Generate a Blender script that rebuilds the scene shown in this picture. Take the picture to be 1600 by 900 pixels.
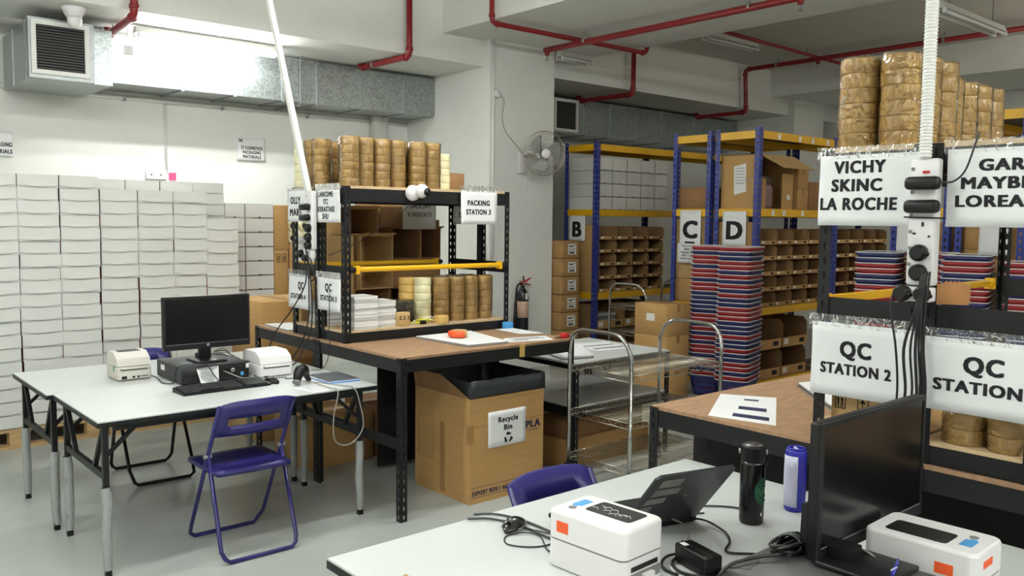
import bpy, bmesh, math, random
from mathutils import Vector, Matrix
random.seed(7)
for o in list(bpy.data.objects): bpy.data.objects.remove(o)
SC = bpy.context.scene
COL = SC.collection
# ------------------------------------------------------------------ camera
YAW, PITCH, ROLL, FPX, CAMH = math.radians(49.1), math.radians(4.5), math.radians(0.6), 1340.0, 1.66
def make_camera():
    fw = Vector((math.cos(YAW)*math.cos(PITCH), math.sin(YAW)*math.cos(PITCH), -math.sin(PITCH)))
    rt = Vector((math.sin(YAW), -math.cos(YAW), 0)); up = rt.cross(fw)
    r2 = math.cos(ROLL)*rt + math.sin(ROLL)*up; u2 = -math.sin(ROLL)*rt + math.cos(ROLL)*up
    m = Matrix.Identity(4)
    for i in range(3):
        m[i][0], m[i][1], m[i][2] = r2[i], u2[i], -fw[i]
    m[2][3] = CAMH
    cd = bpy.data.cameras.new('camera'); co = bpy.data.objects.new('camera', cd); COL.objects.link(co)
    co.matrix_world = m; cd.sensor_width = 36; cd.lens = 36*FPX/1600; cd.clip_start = 0.05; cd.clip_end = 60
    SC.camera = co
make_camera()
# ------------------------------------------------------------------ world, exposure
W = bpy.data.worlds.new('world'); SC.world = W; W.use_nodes = True
W.node_tree.nodes['Background'].inputs[0].default_value = (0.8, 0.85, 0.9, 1)
W.node_tree.nodes['Background'].inputs[1].default_value = 0.05
SC.view_settings.view_transform = 'Standard'; SC.view_settings.look = 'None'
SC.view_settings.exposure = 0.28; SC.view_settings.gamma = 1.0; SC.view_settings.use_curve_mapping = False
TUBE_STRENGTH = 150.0          # fluorescent tubes of the lit battens
# ------------------------------------------------------------------ materials
MATS = {}
def mat(name, col, rough=0.6, metal=0.0, noise=0.0, nscale=20.0, bump=0.0, emis=0.0, spec=0.5, stretch=(1,1,1), col2=None, coat=0.0):
    if name in MATS: return MATS[name]
    m = bpy.data.materials.new(name); m.use_nodes = True; nt = m.node_tree; b = nt.nodes['Principled BSDF']
    c = (*col, 1); b.inputs['Base Color'].default_value = c
    b.inputs['Roughness'].default_value = rough; b.inputs['Metallic'].default_value = metal
    b.inputs['Specular IOR Level'].default_value = spec; b.inputs['Coat Weight'].default_value = coat
    if emis: b.inputs['Emission Color'].default_value = c; b.inputs['Emission Strength'].default_value = emis
    if noise or bump:
        tc = nt.nodes.new('ShaderNodeTexCoord'); mp = nt.nodes.new('ShaderNodeMapping'); mp.inputs['Scale'].default_value = stretch
        n = nt.nodes.new('ShaderNodeTexNoise'); n.inputs['Scale'].default_value = nscale; n.inputs['Detail'].default_value = 5
        nt.links.new(tc.outputs['Object'], mp.inputs[0]); nt.links.new(mp.outputs[0], n.inputs['Vector'])
        if noise:
            r = nt.nodes.new('ShaderNodeValToRGB'); r.color_ramp.elements[0].position = 0.3; r.color_ramp.elements[1].position = 0.7
            d = col2 or tuple(x*(1-noise) for x in col)
            r.color_ramp.elements[0].color = (*d, 1); r.color_ramp.elements[1].color = c
            nt.links.new(n.outputs['Fac'], r.inputs[0]); nt.links.new(r.outputs[0], b.inputs['Base Color'])
        if bump:
            bp = nt.nodes.new('ShaderNodeBump'); bp.inputs['Strength'].default_value = bump; bp.inputs['Distance'].default_value = 0.01
            nt.links.new(n.outputs['Fac'], bp.inputs['Height']); nt.links.new(bp.outputs[0], b.inputs['Normal'])
    MATS[name] = m; return m
def film(name, alpha=0.05, col=(1,1,1), rough=0.08, bump=0.8, nscale=28.0, white=0.0):
    """thin clear plastic: transparent, a Fresnel reflection on a crinkled normal, optional milky share"""
    if name in MATS: return MATS[name]
    m = bpy.data.materials.new(name); m.use_nodes = True; nt = m.node_tree; nt.nodes.clear()
    out = nt.nodes.new('ShaderNodeOutputMaterial'); mx = nt.nodes.new('ShaderNodeMixShader'); tr = nt.nodes.new('ShaderNodeBsdfTransparent')
    gl = nt.nodes.new('ShaderNodeBsdfGlossy'); gl.inputs['Color'].default_value = (1, 1, 1, 1); gl.inputs['Roughness'].default_value = rough
    df = nt.nodes.new('ShaderNodeBsdfDiffuse'); df.inputs['Color'].default_value = (*col, 1); m2 = nt.nodes.new('ShaderNodeMixShader'); m2.inputs[0].default_value = white
    tc = nt.nodes.new('ShaderNodeTexCoord'); n = nt.nodes.new('ShaderNodeTexNoise'); n.inputs['Scale'].default_value = nscale; n.inputs['Detail'].default_value = 3; n.inputs['Distortion'].default_value = 1.5
    nt.links.new(tc.outputs['Object'], n.inputs['Vector'])
    bp = nt.nodes.new('ShaderNodeBump'); bp.inputs['Strength'].default_value = bump; bp.inputs['Distance'].default_value = 0.03
    nt.links.new(n.outputs['Fac'], bp.inputs['Height']); nt.links.new(bp.outputs[0], gl.inputs['Normal'])
    fr = nt.nodes.new('ShaderNodeFresnel'); fr.inputs['IOR'].default_value = 1.5; nt.links.new(bp.outputs[0], fr.inputs['Normal'])
    ad = nt.nodes.new('ShaderNodeMath'); ad.operation = 'ADD'; ad.inputs[1].default_value = alpha; ad.use_clamp = True
    nt.links.new(fr.outputs[0], ad.inputs[0]); nt.links.new(ad.outputs[0], mx.inputs[0])
    nt.links.new(tr.outputs[0], m2.inputs[1]); nt.links.new(df.outputs[0], m2.inputs[2])
    nt.links.new(m2.outputs[0], mx.inputs[1]); nt.links.new(gl.outputs[0], mx.inputs[2]); nt.links.new(mx.outputs[0], out.inputs[0])
    MATS[name] = m; return m
def srgb(r, g, b): return tuple(((c/255)/12.92 if c/255 <= 0.04045 else ((c/255+0.055)/1.055)**2.4) for c in (r, g, b))
WALL = mat('white_wall_paint', srgb(226,227,222), 0.75, noise=0.04, nscale=2.5, bump=0.02)
CEIL = mat('ceiling_paint', srgb(206,204,196), 0.85, noise=0.05, nscale=3)
FLOOR = mat('grey_epoxy_floor', srgb(178,183,179), 0.24, noise=0.16, nscale=1.6, bump=0.01, spec=0.45)
GALV = mat('galvanised_steel', srgb(178,186,186), 0.32, 0.75, noise=0.45, nscale=45, bump=0.05)
GALVD = mat('galvanised_flange', srgb(165,170,170), 0.4, 0.7, noise=0.2, nscale=30)
RED = mat('red_pipe_paint', srgb(140,28,32), 0.4, noise=0.15, nscale=8)
BLK = mat('black_powder_coat', srgb(19,20,22), 0.45, noise=0.2, nscale=15, spec=0.35)
BLKS = mat('black_plastic', srgb(10,10,11), 0.42, spec=0.35)
BLKM = mat('matte_black', srgb(9,9,10), 0.7)
DGREY = mat('dark_grey_plastic', srgb(52,54,56), 0.5)
MDF = mat('particle_board', srgb(168,132,100), 0.7, noise=0.3, nscale=14, stretch=(1,3,1), bump=0.03)
MDFL = mat('pale_particle_board', srgb(205,178,140), 0.7, noise=0.2, nscale=18)
PAPER = mat('white_paper', srgb(232,233,234), 0.8, noise=0.04, nscale=5)
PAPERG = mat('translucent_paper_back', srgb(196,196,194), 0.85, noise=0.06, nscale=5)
def translucent(name, col, share=0.45):
    m = bpy.data.materials.new(name); m.use_nodes = True; nt = m.node_tree; b = nt.nodes['Principled BSDF']; b.inputs['Base Color'].default_value = (*col, 1); b.inputs['Roughness'].default_value = 0.85
    t = nt.nodes.new('ShaderNodeBsdfTranslucent'); t.inputs['Color'].default_value = (*col, 1); x = nt.nodes.new('ShaderNodeMixShader'); x.inputs[0].default_value = share
    nt.links.new(b.outputs[0], x.inputs[1]); nt.links.new(t.outputs[0], x.inputs[2]); nt.links.new(x.outputs[0], nt.nodes['Material Output'].inputs[0]); MATS[name] = m; return m
PAPERT = translucent('thin_paper_seen_from_behind', srgb(225,225,222))
INK = mat('black_ink', srgb(18,18,24), 0.8)
INKG = mat('show_through_ink', srgb(120,120,122), 0.85)
INKB = mat('blue_ink', srgb(30,30,70), 0.8)
LAMW = mat('white_laminate', srgb(203,206,205), 0.35, noise=0.03, nscale=4)
CARD = mat('cardboard', srgb(186,146,92), 0.85, noise=0.1, nscale=9, stretch=(1,1,5))
CARD2 = mat('pale_cardboard', srgb(198,164,112), 0.85, noise=0.1, nscale=9)
CARD3 = mat('brown_cardboard', srgb(150,112,74), 0.85, noise=0.12, nscale=9)
BINC = mat('bin_cardboard', srgb(152,118,78), 0.85, noise=0.1, nscale=9)
KRAFT = mat('kraft_paper', srgb(172,134,84), 0.75, noise=0.2, nscale=7, bump=0.25)
PTAPE = mat('parcel_tape', srgb(160,120,70), 0.3, noise=0.1, nscale=8)
BOXW = mat('white_carton', srgb(208,209,205), 0.7, noise=0.03, nscale=6)
BOXSHADE = mat('carton_gap_shade', srgb(160,158,152), 0.8)  # grey paints the shade in the gaps between notched cartons
BOXR = mat('red_carton_side', srgb(120,52,56), 0.75)
BOXG = mat('white_carton_notch', srgb(220,219,214), 0.7, noise=0.03, nscale=6)
WOOD = mat('pallet_wood', srgb(196,164,116), 0.8, noise=0.35, nscale=10, stretch=(1,12,12), bump=0.1)
TAPE = mat('brown_packing_tape', srgb(210,172,98), 0.32, noise=0.12, nscale=10)
TAPEC = mat('clear_packing_tape', srgb(226,220,180), 0.3, noise=0.06, nscale=10)
FILM = film('shrink_film', 0.015, bump=0.9, nscale=26, rough=0.07)
FILMG = film('plastic_sleeve', 0.03, (0.62,0.64,0.64), 0.2, 0.6, 40, white=0.5)
FILMT = film('clear_tape_film', 0.02, (0.9,0.92,0.95), 0.08, 0.7, 22, white=0.05)
YEL = mat('yellow_paint', srgb(232,178,22), 0.4, noise=0.06, nscale=6)
BLUE = mat('blue_rack_paint', srgb(42,58,140), 0.42, noise=0.1, nscale=8)
PURP = mat('blue_purple_plastic', srgb(38,33,102), 0.38)
PURPM = mat('blue_purple_metal', srgb(31,28,90), 0.3)
CHROME = mat('chrome', srgb(200,200,198), 0.14, 1.0)
CHROMW = mat('chrome_wire', srgb(176,170,156), 0.3, 0.9)
WPLAS = mat('white_plastic', srgb(222,220,221), 0.35)
WPLAS2 = mat('off_white_plastic', srgb(228,226,227), 0.4)
BEIGE = mat('beige_plastic', srgb(196,192,182), 0.5)
GREYP = mat('grey_plastic', srgb(120,120,120), 0.5)
ORNG = mat('orange_sticker', srgb(232,90,40), 0.5)
LBLUE = mat('light_blue_print', srgb(70,150,210), 0.5)
BLUEV = mat('bright_blue_plastic', srgb(36,36,150), 0.4)
LILAC = mat('pale_lilac_film', srgb(190,190,212), 0.35)
FOLD = mat('blue_clear_folder', srgb(60,130,215), 0.3)
REDP = mat('red_basket_plastic', srgb(150,34,40), 0.45)
BLUP = mat('navy_basket_plastic', srgb(36,40,92), 0.45)
CABW = mat('white_cable', srgb(222,222,218), 0.45)
CABB = mat('black_cable', srgb(22,22,24), 0.45)
CABG = mat('grey_cable', srgb(150,146,136), 0.5)
SCREEN = mat('dark_screen', srgb(10,11,13), 0.22, coat=0.0)
PINK = mat('pink_note', srgb(222,74,124), 0.7)
EXTB = mat('extinguisher_black', srgb(24,25,28), 0.3)
REDG = mat('red_gloss', srgb(190,30,34), 0.3)
GREEN = mat('green_print', srgb(20,92,62), 0.5)
LABW = mat('label_white', srgb(225,225,222), 0.6)
YELS = mat('yellow_strap', srgb(214,206,50), 0.5)
BAG = mat('black_bin_liner', srgb(38,42,46), 0.35, bump=0.5, nscale=14)
WRAPD = mat('dark_wrapped_bundle', srgb(70,68,62), 0.25, noise=0.6, nscale=22, bump=0.6, stretch=(1,1,6))
TUBEON = mat('lit_fluorescent_tube', (0.97,1.0,0.96), 0.4, emis=TUBE_STRENGTH)
TUBEWARM = mat('lit_warm_tube', (1.0,0.92,0.80), 0.4, emis=TUBE_STRENGTH*0.52)
TUBEOFF = mat('unlit_fluorescent_tube', srgb(225,226,222), 0.35)
BATT = mat('white_enamel', srgb(222,222,218), 0.4)
# ------------------------------------------------------------------ mesh helpers
def catmull(pts, n=6):
    P = [Vector(p) for p in pts]
    if len(P) < 3: return P
    out = []
    for i in range(len(P)-1):
        a = P[i-1] if i else P[0]*2-P[1]; b, c = P[i], P[i+1]; d = P[i+2] if i+2 < len(P) else P[-1]*2-P[-2]
        for k in range(n):
            t = k/n
            out.append(0.5*((2*b)+(c-a)*t+(2*a-5*b+4*c-d)*t*t+(3*b-a-3*c+d)*t**3))
    out.append(P[-1]); return out
class MB:
    def __init__(s): s.v=[]; s.f=[]; s.m=[]; s.s=[]
    def add(s, vs, fs, mi=0, sm=False):
        k = len(s.v); s.v += [Vector(v) for v in vs]
        for f in fs: s.f.append(tuple(i+k for i in f)); s.m.append(mi); s.s.append(sm)
        return s
    def box(s, x0,x1,y0,y1,z0,z1, mi=0):
        return s.add([(x0,y0,z0),(x1,y0,z0),(x1,y1,z0),(x0,y1,z0),(x0,y0,z1),(x1,y0,z1),(x1,y1,z1),(x0,y1,z1)],
            [(3,2,1,0),(4,5,6,7),(0,1,5,4),(1,2,6,5),(2,3,7,6),(3,0,4,7)], mi)
    def bar(s, p0, p1, w, h, mi=0, up=(0,0,1)):
        p0=Vector(p0); p1=Vector(p1); d=(p1-p0).normalized(); u=Vector(up)
        if abs(d.dot(u))>0.98: u=Vector((1,0,0))
        a=d.cross(u).normalized()*w/2; b=a.cross(d).normalized()*h/2
        return s.add([p0-a-b,p0+a-b,p0+a+b,p0-a+b,p1-a-b,p1+a-b,p1+a+b,p1-a+b],[(3,2,1,0),(4,5,6,7),(0,1,5,4),(1,2,6,5),(2,3,7,6),(3,0,4,7)][::1],mi)
    def tube(s, pts, r, n=8, mi=0, caps=True, closed=False):
        P=[Vector(p) for p in pts]; N=len(P); rr = r if isinstance(r,(list,tuple)) else [r]*N
        t0=(P[1]-P[0]).normalized(); a=t0.orthogonal().normalized(); k=len(s.v); pt=t0
        for i in range(N):
            if closed: t=(P[(i+1)%N]-P[i-1])
            else: t=(P[min(i+1,N-1)]-P[max(i-1,0)])
            t = t.normalized() if t.length>1e-9 else pt
            q=pt.rotation_difference(t); a=q@a; a=(a-t*a.dot(t)).normalized(); pt=t; b=t.cross(a)
            for j in range(n):
                g=2*math.pi*j/n; s.v.append(P[i]+(a*math.cos(g)+b*math.sin(g))*rr[i])
        for i in range(N if closed else N-1):
            i2=(i+1)%N
            for j in range(n):
                s.f.append((k+i*n+j,k+i*n+(j+1)%n,k+i2*n+(j+1)%n,k+i2*n+j)); s.m.append(mi); s.s.append(True)
        if caps and not closed:
            s.f.append(tuple(k+j for j in reversed(range(n)))); s.m.append(mi); s.s.append(False)
            s.f.append(tuple(k+(N-1)*n+j for j in range(n))); s.m.append(mi); s.s.append(False)
        return s
    def cyl(s, p0, p1, r, n=14, mi=0, r1=None): return s.tube([p0,p1],[r, r if r1 is None else r1],n,mi)
    def lathe(s, prof, c=(0,0,0), n=20, mi=0, axis='z'):
        k=len(s.v); c=Vector(c); M=len(prof)
        for r,z in prof:
            for j in range(n):
                g=2*math.pi*j/n; x,y=r*math.cos(g),r*math.sin(g)
                s.v.append(c+(Vector((x,y,z)) if axis=='z' else Vector((x,-z,y)) if axis=='y' else Vector((z,x,y))))
        for i in range(M-1):
            for j in range(n):
                s.f.append((k+i*n+j,k+i*n+(j+1)%n,k+(i+1)*n+(j+1)%n,k+(i+1)*n+j)); s.m.append(mi); s.s.append(True)
        if prof[0][0]>1e-6: s.f.append(tuple(k+j for j in reversed(range(n)))); s.m.append(mi); s.s.append(False)
        if prof[-1][0]>1e-6: s.f.append(tuple(k+(M-1)*n+j for j in range(n))); s.m.append(mi); s.s.append(False)
        return s
    def prism(s, poly, z0, z1, mi=0, plane='xy'):
        def T(x,y,z): return (x,y,z) if plane=='xy' else (x,z,y) if plane=='xz' else (z,x,y)
        n=len(poly); vs=[T(x,y,z0) for x,y in poly]+[T(x,y,z1) for x,y in poly]
        return s.add(vs,[tuple(reversed(range(n))),tuple(range(n,2*n))]+[(i,(i+1)%n,n+(i+1)%n,n+i) for i in range(n)],mi)
    def rbox(s, x0,x1,y0,y1,z0,z1, r=0.01, seg=2, mi=0, vert=False):
        bm=bmesh.new(); bmesh.ops.create_cube(bm,size=1)
        for v in bm.verts: v.co=Vector(((x0+x1)/2+v.co.x*(x1-x0),(y0+y1)/2+v.co.y*(y1-y0),(z0+z1)/2+v.co.z*(z1-z0)))
        es=[e for e in bm.edges if (not vert or abs(e.verts[0].co.z-e.verts[1].co.z)>1e-6)]
        bmesh.ops.bevel(bm,geom=es,offset=r,segments=seg,profile=0.5,affect='EDGES'); bm.verts.index_update()
        s.add([v.co.copy() for v in bm.verts],[tuple(v.index for v in f.verts) for f in bm.faces],mi,True); bm.free(); return s
    def quad(s, a,b,c,d, mi=0): return s.add([a,b,c,d],[(0,1,2,3)],mi)
    def xf(s, M): s.v=[M@v for v in s.v]; return s
    def mesh(s, name, mats):
        me=bpy.data.meshes.new(name); me.from_pydata([tuple(v) for v in s.v],[],s.f)
        for m in (mats if isinstance(mats,(list,tuple)) else [mats]): me.materials.append(m)
        me.polygons.foreach_set('material_index',s.m); me.polygons.foreach_set('use_smooth',s.s)
        bm=bmesh.new(); bm.from_mesh(me); bmesh.ops.recalc_face_normals(bm,faces=bm.faces); bm.to_mesh(me); bm.free()
        return me
    def o(s, name, mats, parent=None, solid=0.0, kind=None):
        off=Vector((0,0,0)); p=parent
        while p is not None: off+=p.location; p=p.parent
        if off.length>0: s.v=[v-off for v in s.v]
        ob=bpy.data.objects.new(name,s.mesh(name,mats)); COL.objects.link(ob); ob.parent=parent
        if solid:
            md=ob.modifiers.new('thickness','SOLIDIFY'); md.thickness=solid; md.offset=0
        if any(s.s) and not all(s.s):
            pass
        if kind: ob['kind']=kind
        return ob
def tag(o, label, cat, group=None):
    o['label']=label; o['category']=cat
    if group: o['group']=group
    return o
def thing(name, label, cat, loc=(0,0,0), group=None, rz=0.0):
    o=bpy.data.objects.new(name,None); COL.objects.link(o); o.location=loc; o.rotation_euler=(0,0,rz); o.empty_display_size=0.05
    return tag(o,label,cat,group)
def dup(root, loc, rz=None, label=None, group=None):
    r=root.copy(); COL.objects.link(r); r.location=loc
    if rz is not None: r.rotation_euler=(0,0,rz)
    if label: r['label']=label
    if group: r['group']=group
    for ch in list(root.children):
        c=ch.copy(); COL.objects.link(c); c.parent=r
        for g in list(ch.children):
            d=g.copy(); COL.objects.link(d); d.parent=c
    return r
def struct(mb, name, mats, parent=None):
    o=mb.o(name,mats,parent)
    if parent is None: o['kind']='structure'
    return o
def slotted(mb, corner, ax, ay, h, w=0.04, pitch=0.05, hw=0.0055, hh=0.012, z0=0.0, w2=None):
    """slotted steel angle: two perforated flanges from a corner along directions ax and ay"""
    c=Vector(corner); n=max(1,int(round(h/pitch))); ph=h/n
    for d,ww in ((Vector(ax),w),(Vector(ay),w2 or w)):
        for i in range(n):
            zc=z0+(i+0.5)*ph; u0,u1=0.0,ww; a,b=zc-ph/2,zc+ph/2; uc=ww/2
            out=[(u0,a),(uc,a),(u1,a),(u1,zc),(u1,b),(uc,b),(u0,b),(u0,zc)]
            inn=[(uc-hw*.5,zc-hh),(uc,zc-hh*1.1),(uc+hw*.5,zc-hh),(uc+hw,zc+hh*.3),(uc+hw*.8,zc+hh*.9),(uc,zc+hh*1.1),(uc-hw*.8,zc+hh*.9),(uc-hw,zc+hh*.3)]
            vs=[c+d*u+Vector((0,0,z)) for u,z in out+inn]
            mb.add(vs,[(k,(k+1)%8,8+(k+1)%8,8+k) for k in range(8)])
    return mb
def text_mesh(txt, size, bold=0.0, align='CENTER'):
    cu=bpy.data.curves.new('txt','FONT'); cu.body=txt; cu.size=size; cu.align_x=align; cu.offset=bold*size; cu.resolution_u=3; cu.space_character=1.14
    ob=bpy.data.objects.new('txt',cu); me=bpy.data.meshes.new_from_object(ob)
    vs=[Vector(v.co) for v in me.vertices]; fs=[tuple(p.vertices) for p in me.polygons]
    bpy.data.objects.remove(ob); bpy.data.meshes.remove(me); bpy.data.curves.remove(cu)
    return vs,fs
def lettering(parent, origin, u, v, lines, ink, disp=None, name='lettering', off=0.0012, mirror=False):
    """lines: (text, centre_u, base_v, size, xscale)"""
    u=Vector(u); v=Vector(v); n=u.cross(v); origin=Vector(origin)
    for t,cu_,cv,sz,xs in lines:
        vs,fs=text_mesh(t,sz); mb=MB()
        if xs<.8: xs=xs/(max(p.x for p in vs)-min(p.x for p in vs)+.06*sz)      # below 0.8: width in metres
        for q,(dx,dy) in enumerate(((0,0),(.028,0),(-.028,0),(.055,0),(-.055,0),(.05,.026),(-.05,-.026),(.05,-.026),(-.05,.026),(.018,.026),(-.018,-.026),(.018,-.026),(-.018,.026))):
            out=[]
            for p in vs:
                a=cu_+(p.x+dx*sz)*xs*(-1 if mirror else 1); b=cv+p.y+dy*sz
                out.append(origin+u*a+v*b+n*(off+q*.00003+(disp(a,b) if disp else 0)))
            mb.add(out,fs)
        ob=mb.o(name,ink,parent)
    return ob
def sign(name, label, origin, u, v, w, h, lines, group=None, wav=0.004, ph=0.0, paper=None, ink=None, mirror=False, tape=False, cat='sign', off=0.0012):
    """a sheet of paper, origin = lower left corner seen from its front"""
    O=Vector(origin); U=Vector(u); V=Vector(v); N=U.cross(V)
    disp=lambda a,b: wav*(math.sin(a/w*5+ph)*0.6+math.sin(b/h*4+ph*2+a/w*3)*0.5)+wav*0.8
    t=thing(name,label,cat,O,group)
    mb=MB(); nx,ny=10,7
    vs=[O+U*(w*i/nx)+V*(h*j/ny)+N*disp(w*i/nx,h*j/ny) for j in range(ny+1) for i in range(nx+1)]
    mb.add(vs,[(j*(nx+1)+i,j*(nx+1)+i+1,(j+1)*(nx+1)+i+1,(j+1)*(nx+1)+i) for j in range(ny) for i in range(nx)],0,True)
    mb.o('sheet',paper or PAPER,t,solid=0.0006)
    if lines: lettering(t,O,U,V,lines,ink or INK,disp,off=off,mirror=mirror)
    if tape:
        mb=MB(); k=12
        for b0,b1 in ((h-0.012,h+0.028),):
            vs=[O+U*(-0.01+(w+0.02)*i/k)+V*(b0 if j==0 else b1)+N*(disp(w*i/k,h)+0.003+0.002*random.random()) for j in range(2) for i in range(k+1)]
            mb.add(vs,[(i,i+1,k+2+i,k+1+i) for i in range(k)],0,True)
        mb.o('clear_tape',FILMT,t)
    return t
UX=((1,0,0),(0,0,1))       # sheet facing -Y
UY=((0,-1,0),(0,0,1))      # sheet facing -X
def rrect(w,h,r,n=4,cx=0,cy=0):
    P=[]
    for ax,ay,a0 in ((w/2-r,h/2-r,0),(-w/2+r,h/2-r,90),(-w/2+r,-h/2+r,180),(w/2-r,-h/2+r,270)):
        for k in range(n+1):
            a=math.radians(a0+90*k/n); P.append((cx+ax+r*math.cos(a),cy+ay+r*math.sin(a)))
    return P
def cable(name,label,pts,r,m,parent=None,n=6,cat='cable',sub=6):
    o=MB().tube(catmull(pts,sub),r,n).o(name,m,parent)
    if label: tag(o,label,cat)
    return o

ORD=['topmost','second','third','fourth','fifth','sixth','seventh','eighth','ninth','tenth','eleventh','twelfth','thirteenth','fourteenth','fifteenth','sixteenth','seventeenth','eighteenth','nineteenth','twentieth']+['twenty-'+q for q in ('first','second','third','fourth','fifth','sixth','seventh','eighth','ninth')]+['thirtieth']+['thirty-'+q for q in ('first','second','third')]
def nth(k,what): return ORD[k]+(' ' if k==0 else ' from the top ')+what
ORL=['first','second','third','fourth','fifth','sixth','seventh','eighth','ninth','tenth','eleventh','twelfth','thirteenth','fourteenth','fifteenth']
# ================================================================== STRUCTURE
WY = 8.65
struct(MB().box(-2.6,13.3,-3.1,WY+.1,-0.1,0.0),'floor',FLOOR)
struct(MB().box(-2.6,13.3,WY,WY+.12,0,4.02),'wall_back',WALL)
struct(MB().box(-2.72,-2.6,-3.1,WY,0,4.02),'wall_left',WALL)
struct(MB().box(13.2,13.32,-3.1,WY,0,4.02),'wall_right',WALL)
struct(MB().box(-2.6,13.2,-3.22,-3.1,0,4.02),'wall_front',WALL)
struct(MB().box(-2.6,13.2,-3.1,WY,3.90,4.02),'ceiling',CEIL)
B1Y=7.217
struct(MB().box(-2.6,13.2,B1Y,8.2,3.287,3.90),'ceiling_beam',WALL)
struct(MB().box(5.275,7.31,-3.1,B1Y,3.555,3.90),'ceiling_beam',WALL)
struct(MB().box(11.24,12.9,-3.1,B1Y,3.51,3.90),'ceiling_beam',WALL)
struct(MB().box(5.815,6.748,7.10,WY,0,3.555),'column',WALL)
struct(MB().box(11.75,12.6,7.12,WY,0,3.51),'column',WALL)
# surface conduit on the column edge and the wall
def conduit(name,label,pts,w=0.025,clips=()):
    t=thing(name,label,'conduit',pts[0])
    mb=MB()
    for a,b in zip(pts,pts[1:]): mb.tube([a,b],w/2,8)
    mb.o('pipe',CABW,t)
    for c in clips: MB().box(c[0]-.012,c[0]+.012,c[1]-.02,c[1]+.018,c[2]-.03,c[2]+.016).o('clip',GALVD,t)
    return t
conduit('wall_conduit','long white conduit clipped along the back wall below the air duct',[(-2.5,WY-.02,2.775),(5.8,WY-.02,2.785)],0.035,[(x,WY-.02,2.78) for x in (1.65,2.6,3.55,4.5)])
conduit('wall_conduit','thin white conduit dropping down the back wall above the white cartons',[(2.98,WY-.015,2.77),(2.98,WY-.015,2.09)],0.022)
conduit('wall_conduit','white conduit running down the near edge of the wide column',[(5.85,7.085,3.55),(5.85,7.085,1.25)],0.03)
tag(MB().rbox(5.28,5.47,WY-.12,WY,0,2.85,.02).o('wall_pipe_casing',CEIL),'pale square pipe casing rising behind the tape stacks to the duct','pipe casing')
# sockets on back wall and red note
t=thing('wall_socket','white twin wall socket just above the white cartons','socket',(2.86,WY,2.06))
MB().rbox(2.78,2.98,WY-.03,WY,2.02,2.12,.008).o('plate',WPLAS,t)
for x in (2.83,2.92): MB().box(x-.006,x+.006,WY-.034,WY-.029,2.06,2.075).o('switch',DGREY,t)
tag(MB().box(3.005,3.075,WY-.006,WY,2.02,2.095).o('sticky_note',PINK),'pink sticky note on the wall above the white cartons','note')
t=thing('light_switch','white wall switch box on the column beside the shelf','switch',(5.80,7.3,1.3))
MB().rbox(5.775,5.815,7.13,7.28,1.27,1.42,.008).o('plate',WPLAS,t); MB().box(5.77,5.776,7.17,7.24,1.31,1.37).o('rocker',GREYP,t)
MB().rbox(5.77,5.815,7.15,7.24,1.2,1.262,.006).o('socket',GREYP,t)
# wall notices
sign('wall_notice','laminated notice with three printed lines on the back wall',(3.70,WY-.012,2.25),*UX,.31,.24,
     [('SK',.04,.195,.04,.045),('IT COSMETICS',.16,.12,.045,.23),('PACKAGING',.16,.075,.045,.2),('MATERIALS',.16,.03,.045,.2)])
sign('wall_notice','laminated notice cut off by the left picture edge on the back wall',(1.35,WY-.012,2.17),*UX,.31,.22,
     [('PACKAGING',.20,.09,.05,.2),('MATERIALS',.20,.03,.05,.2)])
# ------------------------------------------------------------------ air ducts
def louvre(parent, x0,x1,z0,z1,y, n):
    g=MB()
    fw=.035
    g.box(x0,x1,y-.02,y,z0,z0+fw); g.box(x0,x1,y-.02,y,z1-fw,z1); g.box(x0,x0+fw,y-.02,y,z0+fw,z1-fw); g.box(x1-fw,x1,y-.02,y,z0+fw,z1-fw)
    gr=g.o('grille',BATT,parent)
    MB().box(x0+fw,x1-fw,y-.003,y+.001,z0+fw,z1-fw).o('dark_opening',BLKM,gr)
    for i in range(n):
        z=z0+fw+(i+.5)*(z1-z0-2*fw)/n; h=(z1-z0-2*fw)/n
        MB().add([(x0+fw,y-.018,z-h*.1),(x1-fw,y-.018,z-h*.1),(x1-fw,y-.004,z+h*.22),(x0+fw,y-.004,z+h*.22)],[(0,1,2,3)]).o('slat',GREYP,gr,solid=.002)
d=thing('air_duct','long galvanised air duct with louvred grille above the white cartons','air duct',(1.4,8.1,2.83))
MB().box(1.60,2.22,7.66,8.6,2.74,3.19).o('plenum_box',GALV,d)
MB().box(1.585,2.06,7.58,7.66,2.735,3.20).o('plenum_collar',GALVD,d)
louvre(d,1.60,2.02,2.765,3.18,7.58,16)
for y in (7.75,8.2): MB().box(1.592,1.60,y,y+.03,2.735,3.2).o('seam',GALVD,d)
xs=[2.24,2.95,3.45,3.95,4.33,4.85,5.4,5.81]
for a,b in zip(xs,xs[1:]): MB().box(a+.012,b-.012,8.09,WY-.01,2.832,3.25).o('duct_section',GALV,d)
for x in xs[1:-1]: MB().box(x-.013,x+.013,8.075,WY-.01,2.82,3.262).o('flange',GALVD,d)
for x in (2.25,4.13): MB().box(x-.006,x+.006,8.06,8.072,2.80,3.29).box(x-.01,x+.01,8.06,WY-.02,2.795,2.815).o('hanger',GALVD,d)
d=thing('air_duct','galvanised air duct with grille in the dim bay above the blue racks','air duct',(6.75,8.1,2.8))
xs=[6.76,7.35,7.5,8.25,8.75,9.3,9.85,10.6,11.7]
for a,b in zip(xs,xs[1:]): MB().box(a+.012,b-.012,8.09,WY-.01,2.80,3.25).o('duct_section',GALV,d)
for x in xs[1:-1]: MB().box(x-.014,x+.014,8.075,WY-.01,2.79,3.262).o('flange',GALVD,d)
MB().box(7.5,8.02,7.96,8.08,2.78,3.22).o('plenum_collar',GALVD,d)
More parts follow.
